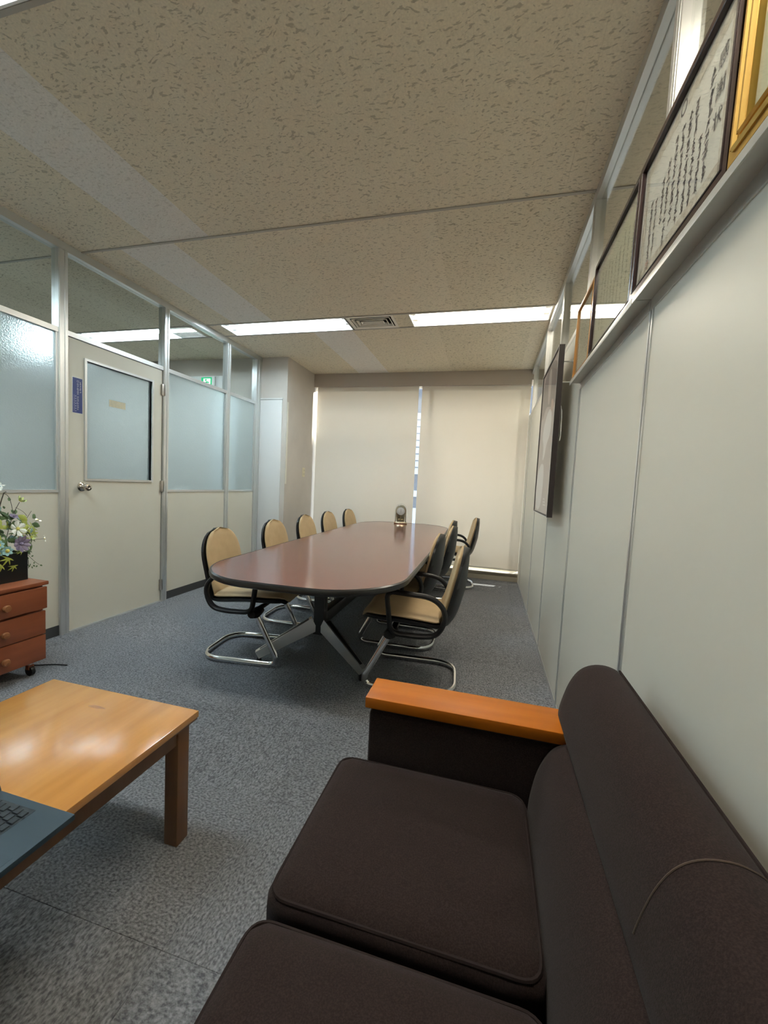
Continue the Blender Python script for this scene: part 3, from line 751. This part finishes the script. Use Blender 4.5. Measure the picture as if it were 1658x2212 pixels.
# ---------------------------------------------------------------- conference table
tb = thing('conference_table', 'long rosewood conference table with rounded ends and chrome splayed legs', 'table', (-.905, 3.215, 0), R(1.2))
TZ, LY, WX = .668, 1.62, .515
def outline(off=0):
    pts = []
    for i in range(96):
        a = 2*math.pi*i/96; n = 4.6; c, s = math.cos(a), math.sin(a)
        x = (WX+off)*math.copysign(abs(c)**(2/n), c); y = (LY+off)*math.copysign(abs(s)**(2/9.5), s)
        pts.append((x, y))
    out = []
    # rounded rectangle with softly bowed sides
    r = .34; q = []
    for cx, cy, a0 in ((WX-r, LY-r, 0), (-WX+r, LY-r, 90), (-WX+r, -LY+r, 180), (WX-r, -LY+r, 270)):
        for k in range(13):
            a = R(a0+k*7.5); q.append((cx+math.cos(a)*(r+off), cy+math.sin(a)*(r+off)))
    for x, y in q: out.append((x*(1+.02*(1-(y/LY)**2)), y*(1+.014*(1-(x/WX)**2))))
    return out
def dense(p, n=6):
    o = []
    for i in range(len(p)):
        a, b = Vector(p[i]), Vector(p[(i+1) % len(p)]); k = n if (a-b).length > .3 else 1
        for j in range(k): o.append(tuple(a.lerp(b, j/k)))
    return o
base_o = [(x*(1+.03*(1-min(1, abs(y)/LY)**2)), y*(1+.016*(1-min(1, abs(x)/WX)**2))) for x, y in dense(outline(-.012))]
MB().prism(base_o, TZ-.026, TZ).build('tabletop', 'table', tb, True)
MB().sweep([(x, y, TZ-.015) for x, y in base_o], .012, .0165, 8, closed=True).build('edge_band', 'edge', tb, True)
bx('under_frame', (-.30, .30, -1.15, 1.15, TZ-.056, TZ-.026), 'black_met', tb)
HY, HZ = .90, .235
BO = -.085
bx('stretcher', (BO-.028, BO+.028, -HY+.03, HY-.03, HZ-.005, HZ+.070), 'black_met', tb, bev=.004)
for s in (-1, 1):
    MB().box(BO-.033, BO+.033, s*HY-.033, s*HY+.033, HZ-.06, TZ-.05, bev=.005).build('column', 'black_met', tb, True)
    for k in (-1, 1):
        p0 = Vector((BO+k*.03, s*(HY+.015), HZ+.005)); p1 = Vector((BO+k*.335, s*(HY+.165), .056))
        d = (p1-p0).normalized(); sd = Vector((-d.y, d.x, 0)).normalized(); up = sd.cross(d)*1
        if up.z < 0: up = -up
        vs = []
        for p, wd, ht in ((p0, .022, .044), (p1, .018, .023)):
            vs += [p+sd*a_*wd+up*b_*ht for a_, b_ in ((-1, -1), (1, -1), (1, 1), (-1, 1))]
        lg = MB().add(vs, [(0, 1, 2, 3), (4, 7, 6, 5), (0, 4, 5, 1), (1, 5, 6, 2), (2, 6, 7, 3), (3, 7, 4, 0)]).build('leg', 'leg_metal', tb)
        vs = []
        for p, wd, ht in ((p0+d*.02, .013, .0445), (p1-d*.03, .010, .0235)):
            vs += [p+sd*a_*wd+up*(ht+b_) for a_, b_ in ((-1, -.002), (1, -.002), (1, .0012), (-1, .0012))]
        MB().add(vs, [(0, 1, 2, 3), (4, 7, 6, 5), (0, 4, 5, 1), (1, 5, 6, 2), (2, 6, 7, 3), (3, 7, 4, 0)]).build('black_insert', 'black_met', lg)
        e = p1-d*.014
        MB().lathe([(.013, 0), (.015, .004), (.015, .030), (.012, .036)], 14, (e.x, e.y, 0)).build('rubber_foot', 'black_pl', lg, True)

# ---------------------------------------------------------------- chairs
def chair_proto():
    t = thing('conference_chair', 'x', 'chair')
    prof = chaikin([Vector(p) for p in ((.262, 0, .368), (.250, 0, .398), (.10, 0, .400), (-.06, 0, .388), (-.165, 0, .378), (-.200, 0, .43), (-.232, 0, .55), (-.262, 0, .69), (-.283, 0, .790))], 3)
    # resample evenly
    Ls = [0]
    for a, b in zip(prof[:-1], prof[1:]): Ls.append(Ls[-1]+(b-a).length)
    N = 40; rs = []
    for i in range(N+1):
        d = Ls[-1]*i/N; k = max(j for j in range(len(Ls)) if Ls[j] <= d+1e-9); k = min(k, len(prof)-2)
        f_ = (d-Ls[k])/max(1e-9, Ls[k+1]-Ls[k]); rs.append(prof[k].lerp(prof[k+1], f_))
    tot = Ls[-1]
    def half(d):
        w_ = .232 if d < .42 else .232-.022*min(1, (d-.42)/.15)
        if d < .13: w_ *= (1-(1-d/.13)**2.6*.42)
        e = tot-d
        if e < .19: w_ *= max(0.0, 1-(1-e/.19)**2.35)**(1/2.0)*.98+.02
        return w_
    def sheet(off0, off1, grow, K=14, name='', m_='tan', bulge=0.0):
        vs = []; fs = []; W_ = 2*K+2
        for i, p in enumerate(rs):
            a, b = rs[max(0, i-1)], rs[min(N, i+1)]; tg = (b-a).normalized(); nr = Vector((-tg.z, 0, tg.x))
            if nr.z < 0 and i < 8: nr = -nr
            # normal pointing to the sitter: up on the seat, forward on the back
            nr = Vector((tg.z, 0, -tg.x))
            if nr.z < -.2 or (abs(nr.z) <= .2 and nr.x < 0): nr = -nr
            if i > N*.55 and nr.x < 0: nr = -nr
            hw = half(tot*i/N)+grow
            ends = min(1, i/2.0, (N-i)/2.0)
            for side in (0, 1):
                for j in range(K+1):
                    s_ = -1+2*j/K; s2 = s_ if side == 0 else -s_
                    edge = ((1-abs(s2)**5)**.5 if abs(s2) < 1 else 0) if m_ == 'tan' else (1-s2*s2)**.8*(1 if i > N*.45 else 1.0)
                    th = (off1 if side == 0 else off0)
                    mid = (off0+off1)/2; o_ = (mid+(th-mid)*(edge*.85+.15)*(.35+.65*ends)) if m_ == 'tan' else (off1-.014 if side == 1 else off1)+((off0-off1+.014)*edge*(.3+.7*ends)*min(1, (N-i)/N*tot/.22)**.8 if side == 1 else 0)
                    curve = .022*s2*s2*(1 if i > N*.5 else .5)
                    vs.append(p+nr*(o_+curve+(bulge*(1-s2*s2)*ends if side == 0 else 0))+Vector((0, s2*hw, 0)))
        for i in range(N):
            for j in range(W_): fs.append((i*W_+j, i*W_+(j+1) % W_, (i+1)*W_+(j+1) % W_, (i+1)*W_+j))
        fs += [tuple(range(W_))[::-1], tuple(N*W_+j for j in range(W_))]
        return finish(name, vs, fs, m_, t, True, angle=60)
    sheet(-.044, .006, .008, name='shell', m_='black_pl')
    sheet(.0, .036, -.006, name='seat_pad', m_='tan', bulge=.008)
    for s in (-1, 1):
        loop = fillet([(.135, s*.256, .566), (-.120, s*.256, .552), (-.190, s*.254, .470), (-.150, s*.252, .352), (-.06, s*.250, .335), (.105, s*.250, .338)], [.05, .07, .08, .06, .05, .05], 6, True)
        MB().sweep(loop, .014, .020, 10, closed=True, up=(0, 1, 0)).build('armrest', 'black_pl', t, True)
        MB().sweep([(.105, s*.15, .325), (.115, s*.235, .322), (.105, s*.255, .328)], .034, .022, 12).build('mount', 'black_pl', t, True)
    MB().sweep([(.10, -.22, .330), (.10, .22, .330)], .020, .012, 10).build('cross_bar', 'black_met', t, True)
    zf = .0175
    path = [(.112, .205, .318), (.268, .208, zf), (-.250, .205, zf), (-.250, -.205, zf), (.268, -.208, zf), (.112, -.205, .318)]
    MB().sweep(fillet(path, [0, .075, .14, .14, .075, 0], 8), .0140, .0170, 10).build('cantilever_frame', 'chrome', t, True)
    return t
proto = chair_proto()
LS = 'tan cantilever chair on the door side of the table, '
RS = 'tan cantilever chair on the panelled wall side of the table, '
chairs = [(-1.435, 2.300, 7, LS+'farthest from the window'), (-1.455, 3.000, 4, LS+'second in its row'),
          (-1.475, 3.630, 3, LS+'middle of its row'), (-1.490, 4.240, 2, LS+'fourth in its row'), (-1.470, 4.860, 0, LS+'nearest the column'),
          (-.375, 2.315, 184, RS+'beside the sofa arm'), (-.572, 2.885, 180, RS+'second in its row'),
          (-.535, 3.540, 181, RS+'middle of its row'), (-.585, 4.160, 180, RS+'fourth in its row'), (-.375, 4.740, 186, RS+'pulled out near the window')]
for i, (x, y, a, lb) in enumerate(chairs):
    c = proto if i == 0 else copy_tree(proto)
    c.location = (x, y, 0); c.rotation_euler = (0, 0, R(a)); prop(c, lb, 'chair', 'chairs around the conference table')

# ---------------------------------------------------------------- clock on the table
ck = thing('anniversary_clock', 'silver dome clock with round dial on the far end of the long table', 'clock', (-1.005, 4.72, TZ), R(8))
MB().lathe([(.076, 0), (.079, .004), (.079, .013), (.075, .019), (.071, .024), (.001, .024)], 32, (0, 0, 0), sy=.62).build('base', 'brass', ck, True)
prof = [(.072, .024), (.072, .150), (.069, .180), (.060, .208), (.045, .228), (.024, .239), (.002, .243)]
MB().lathe(prof, 32, sy=.62).build('glass_dome', 'picture_glass', ck, True)
m = MB(); arch = [(-.064, .026), (-.064, .155)]+[(-.064*math.cos(k*math.pi/12), .155+.070*math.sin(k*math.pi/12)) for k in range(1, 12)]+[(.064, .155), (.064, .026), (.040, .026), (.040, .150)]+[(.040*math.cos(k*math.pi/12), .150+.050*math.sin(k*math.pi/12)) for k in range(1, 12)]+[(-.040, .150), (-.040, .026)]
n = len(arch); m.add([(x, -.012, z) for x, z in arch]+[(x, .012, z) for x, z in arch], [(i, (i+1) % n, n+(i+1) % n, n+i) for i in range(n)]+[(k, k+1, n-2-k, n-1-k) for k in range(n//2-1)]+[(n+k, n+n-1-k, n+n-2-k, n+k+1) for k in range(n//2-1)])
m.build('arch', 'silver', ck, True)
m = MB(); bp = [(-.062, .026), (-.062, .155)]+[(-.062*math.cos(k*math.pi/12), .155+.066*math.sin(k*math.pi/12)) for k in range(1, 12)]+[(.062, .155), (.062, .026)]
m.prism(bp, .014, .018, lambda p, z: (p[0], z, p[1])); m.build('back_plate', 'bronze', ck)
dl = MB().lathe([(.044, -.016), (.046, -.020), (.042, -.022), (.001, -.022)], 28, (0, 0, .150), 'Y').build('dial', 'dial', ck, True)
m = MB()
for ang, l in ((90, .036), (-90, .026)): m.add([(math.cos(R(ang))*r_+dx, -.0235, .150+math.sin(R(ang))*r_) for r_, dx in ((-.004, -.0016), (-.004, .0016), (l, .0008), (l, -.0008))], [(0, 1, 2, 3)])
for k in range(12): 
    c_, s_ = math.cos(k*math.pi/6), math.sin(k*math.pi/6); m.add([(c_*r_-s_*d_, -.0232, .150+s_*r_+c_*d_) for r_, d_ in ((.034, -.0012), (.039, -.0012), (.039, .0012), (.034, .0012))], [(0, 1, 2, 3)])
m.build('hands_and_marks', 'dark_slot', dl)
MB().sweep([(0, 0, .105), (0, 0, .055)], .003, n=8).build('pendulum_rod', 'brass', ck, True)
for k in range(4):
    a_ = k*math.pi/2+.5; MB().lathe([(.001, -.011), (.008, -.008), (.011, 0), (.008, .008), (.001, .011)], 12, (math.cos(a_)*.026, math.sin(a_)*.018, .050)).build('pendulum_ball', 'brass', ck, True)
for s in (-1, 1): MB().lathe([(.008, .024), (.004, .03), (.004, .12), (.008, .13)], 10, (s*.049, -.02, 0)).build('side_pillar', 'silver', ck, True)

# floor socket
fs_ = thing('floor_socket', 'round metal floor socket in the carpet under the table', 'socket', (-1.465, 3.585, 0))
MB().lathe([(.055, 0), (.055, .004), (.048, .007), (.001, .007)], 24).build('ring', 'silver', fs_, True)
MB().lathe([(.022, .007), (.022, .010), (.001, .010)], 16).build('lid', 'white_pl', fs_, True)

# ---------------------------------------------------------------- sofa
sf = thing('sofa', 'dark brown fabric sofa with wooden armrests against the panelled wall', 'sofa', (0, 0, 0))
bx('base', (-.285, .37, -.36, 1.10, .05, .275), 'skirt', sf, bev=.01)
for x in (-.24, .33):
    for y in (-.32, 1.06): bx('foot', (x-.02, x+.02, y-.02, y+.02, 0, .05), 'black_met', sf)
for y0, y1 in ((1.0, 1.105), (-.375, -.27)):
    o = MB().box(-.272, .345, y0+.003, y1-.003, .05, .522, bev=.012, seg=3).build('arm', 'sofa', sf, True)
    MB().box(-.282, .215, y0-.004, y1+.006, .533, .562, bev=.003).build('arm_top', 'arm_wood', o, True)
    bx('arm_spacer', (-.262, .21, y0+.012, y1-.012, .520, .534), 'skirt', o)
cx0, cx1 = -.342, .135
for k, (y0, y1) in enumerate(((.590, .995), (.168, .573), (-.254, .151))):
    bm = rounded_pad(cx1-cx0, y1-y0, .135, .034, .016, 12)
    o = MB().bm(bm).build('seat_cushion', 'sofa', sf, True, ((cx0+cx1)/2, (y0+y1)/2, .268), 80)
    hx, hy = (cx1-cx0)/2-.010, (y1-y0)/2-.010
    for zz in (.126, .012):
        p = fillet([(-hx, -hy, zz), (hx, -hy, zz), (hx, hy, zz), (-hx, hy, zz)], .038, 6, True)
        MB().sweep(p, .0036, n=6, closed=True).build('piping', 'piping', o, True)
def back_piece(prof, y0, y1, name, nY=30, endr=.05, sag=None):
    """closed profile in (x,z), extruded along y with rounded ends"""
    vs = []; n = len(prof); c = Vector((sum(p[0] for p in prof)/n, sum(p[1] for p in prof)/n)); fs = []
    for j in range(nY+1):
        t_ = j/nY; y = y0+(y1-y0)*t_
        e = min(y-y0, y1-y); k = 1 if e >= endr else 1-.10*(1-math.sqrt(max(0, 1-(1-e/endr)**2)))*1.6
        for (x, z) in prof:
            q = c+(Vector((x, z))-c)*k
            dz = sag(y, z) if sag else 0
            vs.append((q.x, y, q.y+dz))
    for j in range(nY):
        for i in range(n): fs.append((j*n+i, j*n+(i+1) % n, (j+1)*n+(i+1) % n, (j+1)*n+i))
    fs += [tuple(range(n))[::-1], tuple(nY*n+i for i in range(n))]
    return finish(name, vs, fs, 'sofa', sf, True, angle=75)
up = [(.232, .535), (.206, .548), (.203, .575), (.211, .612), (.224, .655), (.243, .688), (.268, .705), (.300, .710), (.328, .702), (.340, .690), (.352, .62), (.368, .45), (.372, .26), (.30, .26)]
up = [tuple(p)[:2] for p in chaikin([Vector((*p, 0)) for p in up], 2, True)]
back_piece(up, -.37, 1.102, 'back_rest', 60, .035)
lo = [(.26, .565), (.205, .556), (.172, .528), (.146, .470), (.133, .410), (.131, .340), (.140, .27), (.30, .26), (.30, .5)]
lo = [tuple(p)[:2] for p in chaikin([Vector((*p, 0)) for p in lo], 2, True)]
back_piece(lo, -.268, .998, 'lumbar_cushion', 50, .09)
# stitched arc on the back and a rear piping
c0 = Vector((sum(p[0] for p in up)/len(up), sum(p[1] for p in up)/len(up)))
for ys_ in (.530, .06):
    ring = [((Vector(p)-c0)*1.006+c0) for p in up]; ring = [r for r in ring if r.y > .585 and r.x < .345]
    MB().sweep([(r.x, ys_, r.y) for i, r in enumerate(ring)], .0012, n=5).build('back_seam', 'seam', sf, True)
MB().sweep([(.339, -.36, .6935), (.339, 1.09, .6935)], .0032, n=6).build('back_piping', 'piping', sf, True)

# ---------------------------------------------------------------- coffee table
ct = thing('coffee_table', 'honey wood coffee table with square legs in front of the sofa', 'table', (0, 0, 0))
CX0, CX1, CY0, CY1, CZ = -1.408, -.822, -.10, 1.030, .402
MB().box(CX0, CX1, CY0, CY1, CZ-.020, CZ, bev=.002).build('top', 'coffee', ct, True)
m = MB(); m.box(CX0+.003, CX1-.003, CY0+.003, CY1-.003, CZ-.026, CZ-.020); m.build('top_edge', 'coffee_d', ct)
for a, b in ((CX0+.028, CX0+.046), (CX1-.046, CX1-.028)): bx('apron', (a, b, CY0+.05, CY1-.05, CZ-.082, CZ-.026), 'coffee_d', ct)
for a, b in ((CY0+.028, CY0+.046), (CY1-.046, CY1-.028)): bx('apron', (CX0+.05, CX1-.05, a, b, CZ-.082, CZ-.026), 'coffee_d', ct)
for x in (CX0+.020, CX1-.068):
    for y in (CY0+.014, CY1-.060): bx('leg', (x, x+.046, y, y+.046, 0, CZ-.026), 'coffee_d', ct, bev=.002)
m = MB(); rg = random.Random(6)
q = chaikin([Vector((-1.12+p[0], .945+p[1], CZ+.0003)) for p in ((-.035, -.004), (-.01, .007), (.022, .004), (.038, .0), (.015, -.006), (-.012, -.008))], 2, True)
m.add(q, [tuple(range(len(q)))]); m.build('worn_patch', 'stain', ct)

# ---------------------------------------------------------------- laptop
lp = thing('laptop', 'slate grey laptop lying open on the coffee table', 'laptop', (-.780, .612, CZ))
BD, BW, BT = .212, .315, .016
b_ = MB().box(-BD, 0, -BW, 0, .003, BT, bev=.0035, seg=2).build('base', 'laptop', lp, True)
bx('keyboard_well', (-BD+.022, -.083, -BW+.020, -.018, BT-.0012, BT+.0003), 'key', b_)
kp = .0168; kk = None
for r_ in range(6):
    for c_ in range(15):
        w_ = kp*.86; y = -.020-c_*.0172-(r_ % 3)*.003
        if y-w_ < -BW+.02: continue
        x = -BD+.0245+r_*kp
        if kk is None:
            kk = MB().box(0, .0146, -w_, 0, 0, .0022, bev=.0008, seg=1).build('key', 'key', b_, True); kk.location = (x, y, BT+.0003)
        else: inst(kk, b_, (x, y, BT+.0003))
bx('touchpad', (-.072, -.010, -BW/2-.05, -BW/2+.05, BT-.0004, BT+.0004), 'laptop', b_)
bx('hinge_strip', (-BD+.004, -BD+.012, -BW+.03, -.03, BT-.002, BT+.004), 'key', b_)
ld = MB().box(-.006, 0, -BW, 0, 0, .205, bev=.0025).build('lid', 'laptop', lp, True); ld.location = (-BD+.006, 0, BT); ld.rotation_euler = (0, R(-22), 0)
bx('display', (0, .0008, -BW+.008, -.008, .012, .197), 'screen', ld)
for y in (-.02, -BW+.02):
    for x in (-.05, -BD+.03): MB().lathe([(.006, 0), (.006, .0035)], 10, (x, y, 0)).build('rubber_foot', 'black_pl', lp, True)

# ---------------------------------------------------------------- dresser
ds = thing('dresser', 'low reddish cherry wood chest of three drawers on casters', 'dresser', (-2.30, 1.645, 0))
DW, DD = .86, .345
bx('carcass', (-DD, -.018, -DW+.004, -.004, .085, .492), 'cherry', ds, bev=.002)
MB().box(-DD-.005, .008, -DW-.008, .010, .492, .512, bev=.004).build('top', 'cherry', ds, True)
for k, (z0_, z1_) in enumerate(((.365, .484), (.222, .350), (.080, .217))):
    pull = .012 if k == 0 else 0
    d_ = MB().box(-.018+pull, pull, -DW+.002, -.002, z0_, z1_, bev=.003).build('drawer', 'cherry', ds, True)
    for y in (-.205, -DW+.205):
        MB().lathe([(.008, pull), (.008, pull+.008), (.015, pull+.014), (.018, pull+.022), (.015, pull+.030), (.001, pull+.033)], 16, (0, y, (z0_+z1_)/2-.005), 'X').build('knob', 'knobw', d_, True)
for x in (-.045, -DD+.04):
    for y in (-.055, -DW+.055):
        c_ = MB().lathe([(.012, .060), (.012, .086)], 10, (x, y, 0)).build('caster', 'hinge', ds, True)
        MB().lathe([(.018, -.011), (.026, -.009), (.026, .009), (.018, .011)], 16, (x+.006, y, .026), 'Y').build('wheel', 'black_pl', c_, True)
        bx('fork', (x-.008, x+.014, y-.014, y+.014, .035, .060), 'cherry', c_)
cb = MB().sweep(chaikin([(-2.62, 1.60, .006), (-2.45, 1.66, .006), (-2.34, 1.72, .006), (-2.27, 1.735, .006)], 2), .0035, n=8).build('floor_cable', 'black_pl', None, True)
prop(cb, 'thin black cable on the carpet behind the dresser caster', 'cable')

# ---------------------------------------------------------------- flower arrangement
PLX, PLY, PLZ = -2.475, 1.535, .512
fa = thing('flower_arrangement', 'artificial flower arrangement in a square black planter on the dresser', 'flowers', (PLX, PLY, PLZ))
m = MB(); A, B, C_ = .062, .098, .152
m.box(-A, A, -B, B, 0, .006); m.box(-A, -A+.005, -B, B, .006, C_); m.box(A-.005, A, -B, B, .006, C_); m.box(-A+.005, A-.005, -B, -B+.005, .006, C_); m.box(-A+.005, A-.005, B-.005, B, .006, C_)
m.build('planter', 'planter', fa)
bx('moss', (-A+.006, A-.006, -B+.006, B-.006, .08, C_-.012), 'foil', fa)
rg = random.Random(12)
def petal_flower(n, L_, W__, m_, tip=.0, cup=.25, jag=False):
    mb = MB()
    for k in range(n):
        a = 2*math.pi*k/n+.2; c_, s_ = math.cos(a), math.sin(a)
        if jag: pr = [(.12, .0), (.3, .42), (.55, .75), (.8, .95), (.9, .5), (1.0, .62), (.93, .12), (1.06, 0)]
        else: pr = [(.12, .0), (.25, .45), (.5, .9), (.72, 1.0), (.9, .6), (1.0, 0)]
        pts = [(l*L_, w_*W__) for l, w_ in pr]+[(l*L_, -w_*W__) for l, w_ in pr[-2:0:-1]]
        vs = []
        for l, w_ in pts:
            z = cup*l*l/L_-abs(w_)*.15; vs.append((l*c_-w_*s_, l*s_+w_*c_, z))
        n_ = len(vs); vs.append((L_*.5*c_, L_*.5*s_, cup*L_*.25+.002)); mb.add(vs, [(i, (i+1) % n_, n_) for i in range(n_)])
    return mb
def orient(o, d, spin=0):
    o.rotation_mode = 'QUATERNION'; o.rotation_quaternion = Vector(d).normalized().to_track_quat('Z', 'Y') @ Matrix.Rotation(spin, 3, 'Z').to_quaternion()
def pp(px, py, dx=0):  # height and side offset inside the arrangement (metres from photo measure)
    return Vector((dx, (px-47)*.0031+B, (1243-py)*.00312))
fl = {}
def flower(kind, px, py, dx, d, s=1.0, spin=0):
    spec = {'white': (6, .042, .014, 'petal_w', True), 'purple': (9, .040, .010, 'petal_p', False), 'lime': (7, .022, .007, 'petal_g', False), 'cyan': (7, .024, .008, 'petal_c', False)}[kind]
    if kind not in fl:
        o = petal_flower(*spec[:4], cup=.9 if kind == 'lime' else .25, jag=spec[4]).build('blossom', spec[3], fa, True)
        c = MB().lathe([(.001, -.002), (.008, 0), (.009, .004), (.005, .009), (.001, .010)], 10).build('flower_centre', 'pollen' if kind != 'purple' else 'petal_p', o, True)
        fl[kind] = o
    else: o = copy_tree(fl[kind], fa)
    o.location = pp(px, py, dx); o.scale = (s, s, s); orient(o, d, spin); return o
flower('white', 29, 1152, .075, (1, .1, .25), 1.0, .35); flower('white', 4, 1085, .03, (.5, -.2, 1), .9); flower('white', 16, 1078, -.01, (.4, .2, 1), .85); flower('white', -22, 1140, .07, (1, -.3, .3), 1.0, 1); flower('white', 79, 1143, -.01, (.3, .4, 1), .55)
flower('white', 84, 1177, .02, (.6, .8, .2), .5)
flower('purple', 32, 1178, .085, (1, .1, .1), 1.15, .2); flower('purple', 30, 1132, .045, (.6, .1, 1), .6); flower('purple', -30, 1175, .08, (1, -.2, .1), 1.1); flower('purple', -15, 1120, .03, (.5, 0, 1), .8)
flower('lime', 43, 1106, .03, (.5, .5, .8), 1.1); flower('lime', -10, 1100, .02, (.4, -.3, 1), 1.0); flower('lime', 55, 1170, .05, (1, .4, .2), .8)
flower('cyan', 11, 1187, .085, (1, -.1, 0), 1.1); flower('cyan', 0, 1176, .08, (1, -.2, .2), 1.0); flower('cyan', 1, 1190, .075, (1, 0, -.2), .8); flower('cyan', 38, 1170, .065, (.8, .2, .6), .8)
def star_leaf(L_, m_, n=5):
    poly = []
    for k in range(n):
        a = R(90)+(k-(n-1)/2)*R(46); l = L_*(1-.16*abs(k-(n-1)/2))
        poly += [(math.cos(a-.40)*l*.30, math.sin(a-.40)*l*.30), (math.cos(a-.10)*l*.72, math.sin(a-.10)*l*.72), (math.cos(a)*l, math.sin(a)*l), (math.cos(a+.10)*l*.72, math.sin(a+.10)*l*.72)]
    poly += [(math.cos(R(90)+(n/2)*R(46))*L_*.25, math.sin(R(90)+(n/2)*R(46))*L_*.25), (0, -.08*L_), (math.cos(R(90)-(n/2)*R(46))*L_*.25, math.sin(R(90)-(n/2)*R(46))*L_*.25)]
    vs = [(x, y, -.35*(x*x+y*y)/L_) for x, y in poly]; n_ = len(vs); vs.append((0, L_*.06, .001))
    return MB().add(vs, [(i, (i+1) % n_, n_) for i in range(n_)]).build('star_leaf', m_, fa, True)
def oval_leaf(L_, W__, m_):
    pr = [(0, 0), (.15, .5), (.4, 1), (.65, .85), (.88, .35), (1, 0)]
    pts = [(w_*W__, l*L_) for l, w_ in pr]+[(-w_*W__, l*L_) for l, w_ in pr[-2:0:-1]]
    vs = [(x, y, -.5*y*y/L_*.5) for x, y in pts]; n_ = len(vs); vs.append((0, L_*.5, .003))
    return MB().add(vs, [(i, (i+1) % n_, n_) for i in range(n_)]).build('leaf', m_, fa, True)
sl_ = {c: star_leaf(.052, c) for c in ('leaf_y', 'foil')}; ol_ = {c: oval_leaf(.046, .014, c) for c in ('foil', 'leaf_b', 'leaf_y')}
used_l = set()
def leaf(lib, key, px, py, dx, d, s=1, spin=0):
    src = lib[key]; idn = (id(lib), key)
    if idn in used_l: o = src.copy(); COL.objects.link(o); o.parent = fa
    else: o = src; used_l.add(idn)
    o.location = pp(px, py, dx); o.scale = (s, s, s); orient(o, d, spin)
for a_ in ((60, 1155, .04, (1, .3, .4), 1.1, -1.1), (64, 1165, .03, (1, .2, .3), 1.0, -.7), (13, 1200, .085, (1, 0, .1), .9, 2.6), (4, 1212, .08, (1, 0, 0), .8, 2.2), (23, 1215, .075, (1, .1, -.1), .75, 3.1), (36, 1192, .07, (1, .1, .3), .6, 1.2), (-25, 1205, .08, (1, 0, 0), .9, 3), (-45, 1180, .06, (1, -.3, .3), 1, 1)): leaf(sl_, 'leaf_y', *a_)
for a_ in ((8, 1150, .045, (1, -.1, .4), 1.2, .3), (5, 1165, .05, (1, 0, .3), 1.1, -.6), (48, 1160, .03, (1, .2, .5), 1.0, -.9), (62, 1172, .02, (1, .2, .2), 1.0, -1.5), (-15, 1160, .05, (1, 0, .3), 1.2, .5), (58, 1195, .02, (1, .3, .3), .7, -2.0), (20, 1135, .03, (1, 0, .4), 1.2, .1), (15, 1175, .06, (1, 0, .3), 1.2, 1.4), (45, 1178, .045, (1, .2, .3), 1.1, -1.2), (35, 1160, .05, (1, 0, .3), 1.0, .8), (-5, 1140, .04, (1, 0, .3), 1.3, 0), (50, 1145, .02, (1, .2, .4), 1.0, -.3)): leaf(sl_, 'foil', *a_)
for k in range(110):
    px = rg.uniform(-50, 60); py = rg.uniform(1128, 1203); c = rg.choice(('foil', 'foil', 'leaf_b', 'leaf_y'))
    leaf(ol_, c, px, py, rg.uniform(-.03, .065), (rg.uniform(.6, 1), rg.uniform(-.4, .5), rg.uniform(.0, .5)), rg.uniform(.7, 1.25), rg.uniform(-3, 3))
for k in range(16):
    px, py = rg.uniform(5, 50), rg.uniform(1105, 1140)
    leaf(ol_, rg.choice(('leaf_b', 'foil')), px, py, rg.uniform(-.02, .03), (1, rg.uniform(-.5, .5), .4), rg.uniform(.35, .6), rg.uniform(-1, 1))
def stem(pts, r=.0016): MB().sweep(chaikin([pp(*p) for p in pts], 2), r, n=6).build('stem', 'stem', fa, True)
stem([(5, 1190, 0), (8, 1140, .02), (20, 1092, .02), (24, 1090, .02)], .0026); stem([(20, 1092, .02), (27, 1098, .03), (29, 1125, .045)], .0014); stem([(22, 1192, 0), (33, 1130, .02), (42, 1108, .03)]); stem([(38, 1117, .02), (55, 1126, 0), (64, 1134, -.02)], .001)
stem([(30, 1170, 0), (55, 1145, 0), (72, 1126, -.02)], .0012); stem([(2, 1180, 0), (2, 1120, .02), (3, 1098, .03)]); stem([(15, 1185, 0), (14, 1120, 0), (16, 1080, -.01)], .0014); stem([(45, 1185, 0), (66, 1176, .02), (84, 1177, .02)], .001); stem([(50, 1180, 0), (68, 1150, 0), (79, 1143, -.01)], .001)
# hanging tendril
stem([(46, 1192, .0), (58, 1200, -.0), (63, 1213, -.005), (63, 1229, -.005)], .0012); stem([(60, 1203, -.0), (72, 1218, -.0), (80, 1225, 0)], .001)
for (px, py) in ((55, 1202), (58, 1208), (66, 1208), (57, 1219), (70, 1221), (79, 1225), (61, 1226), (69, 1224), (72, 1228), (62, 1222), (67, 1226), (52, 1198)): leaf(ol_, 'foil', px, py, rg.uniform(-.01, .01), (1, rg.uniform(-.4, .4), .2), rg.uniform(.25, .4), rg.uniform(-2.6, -.6))
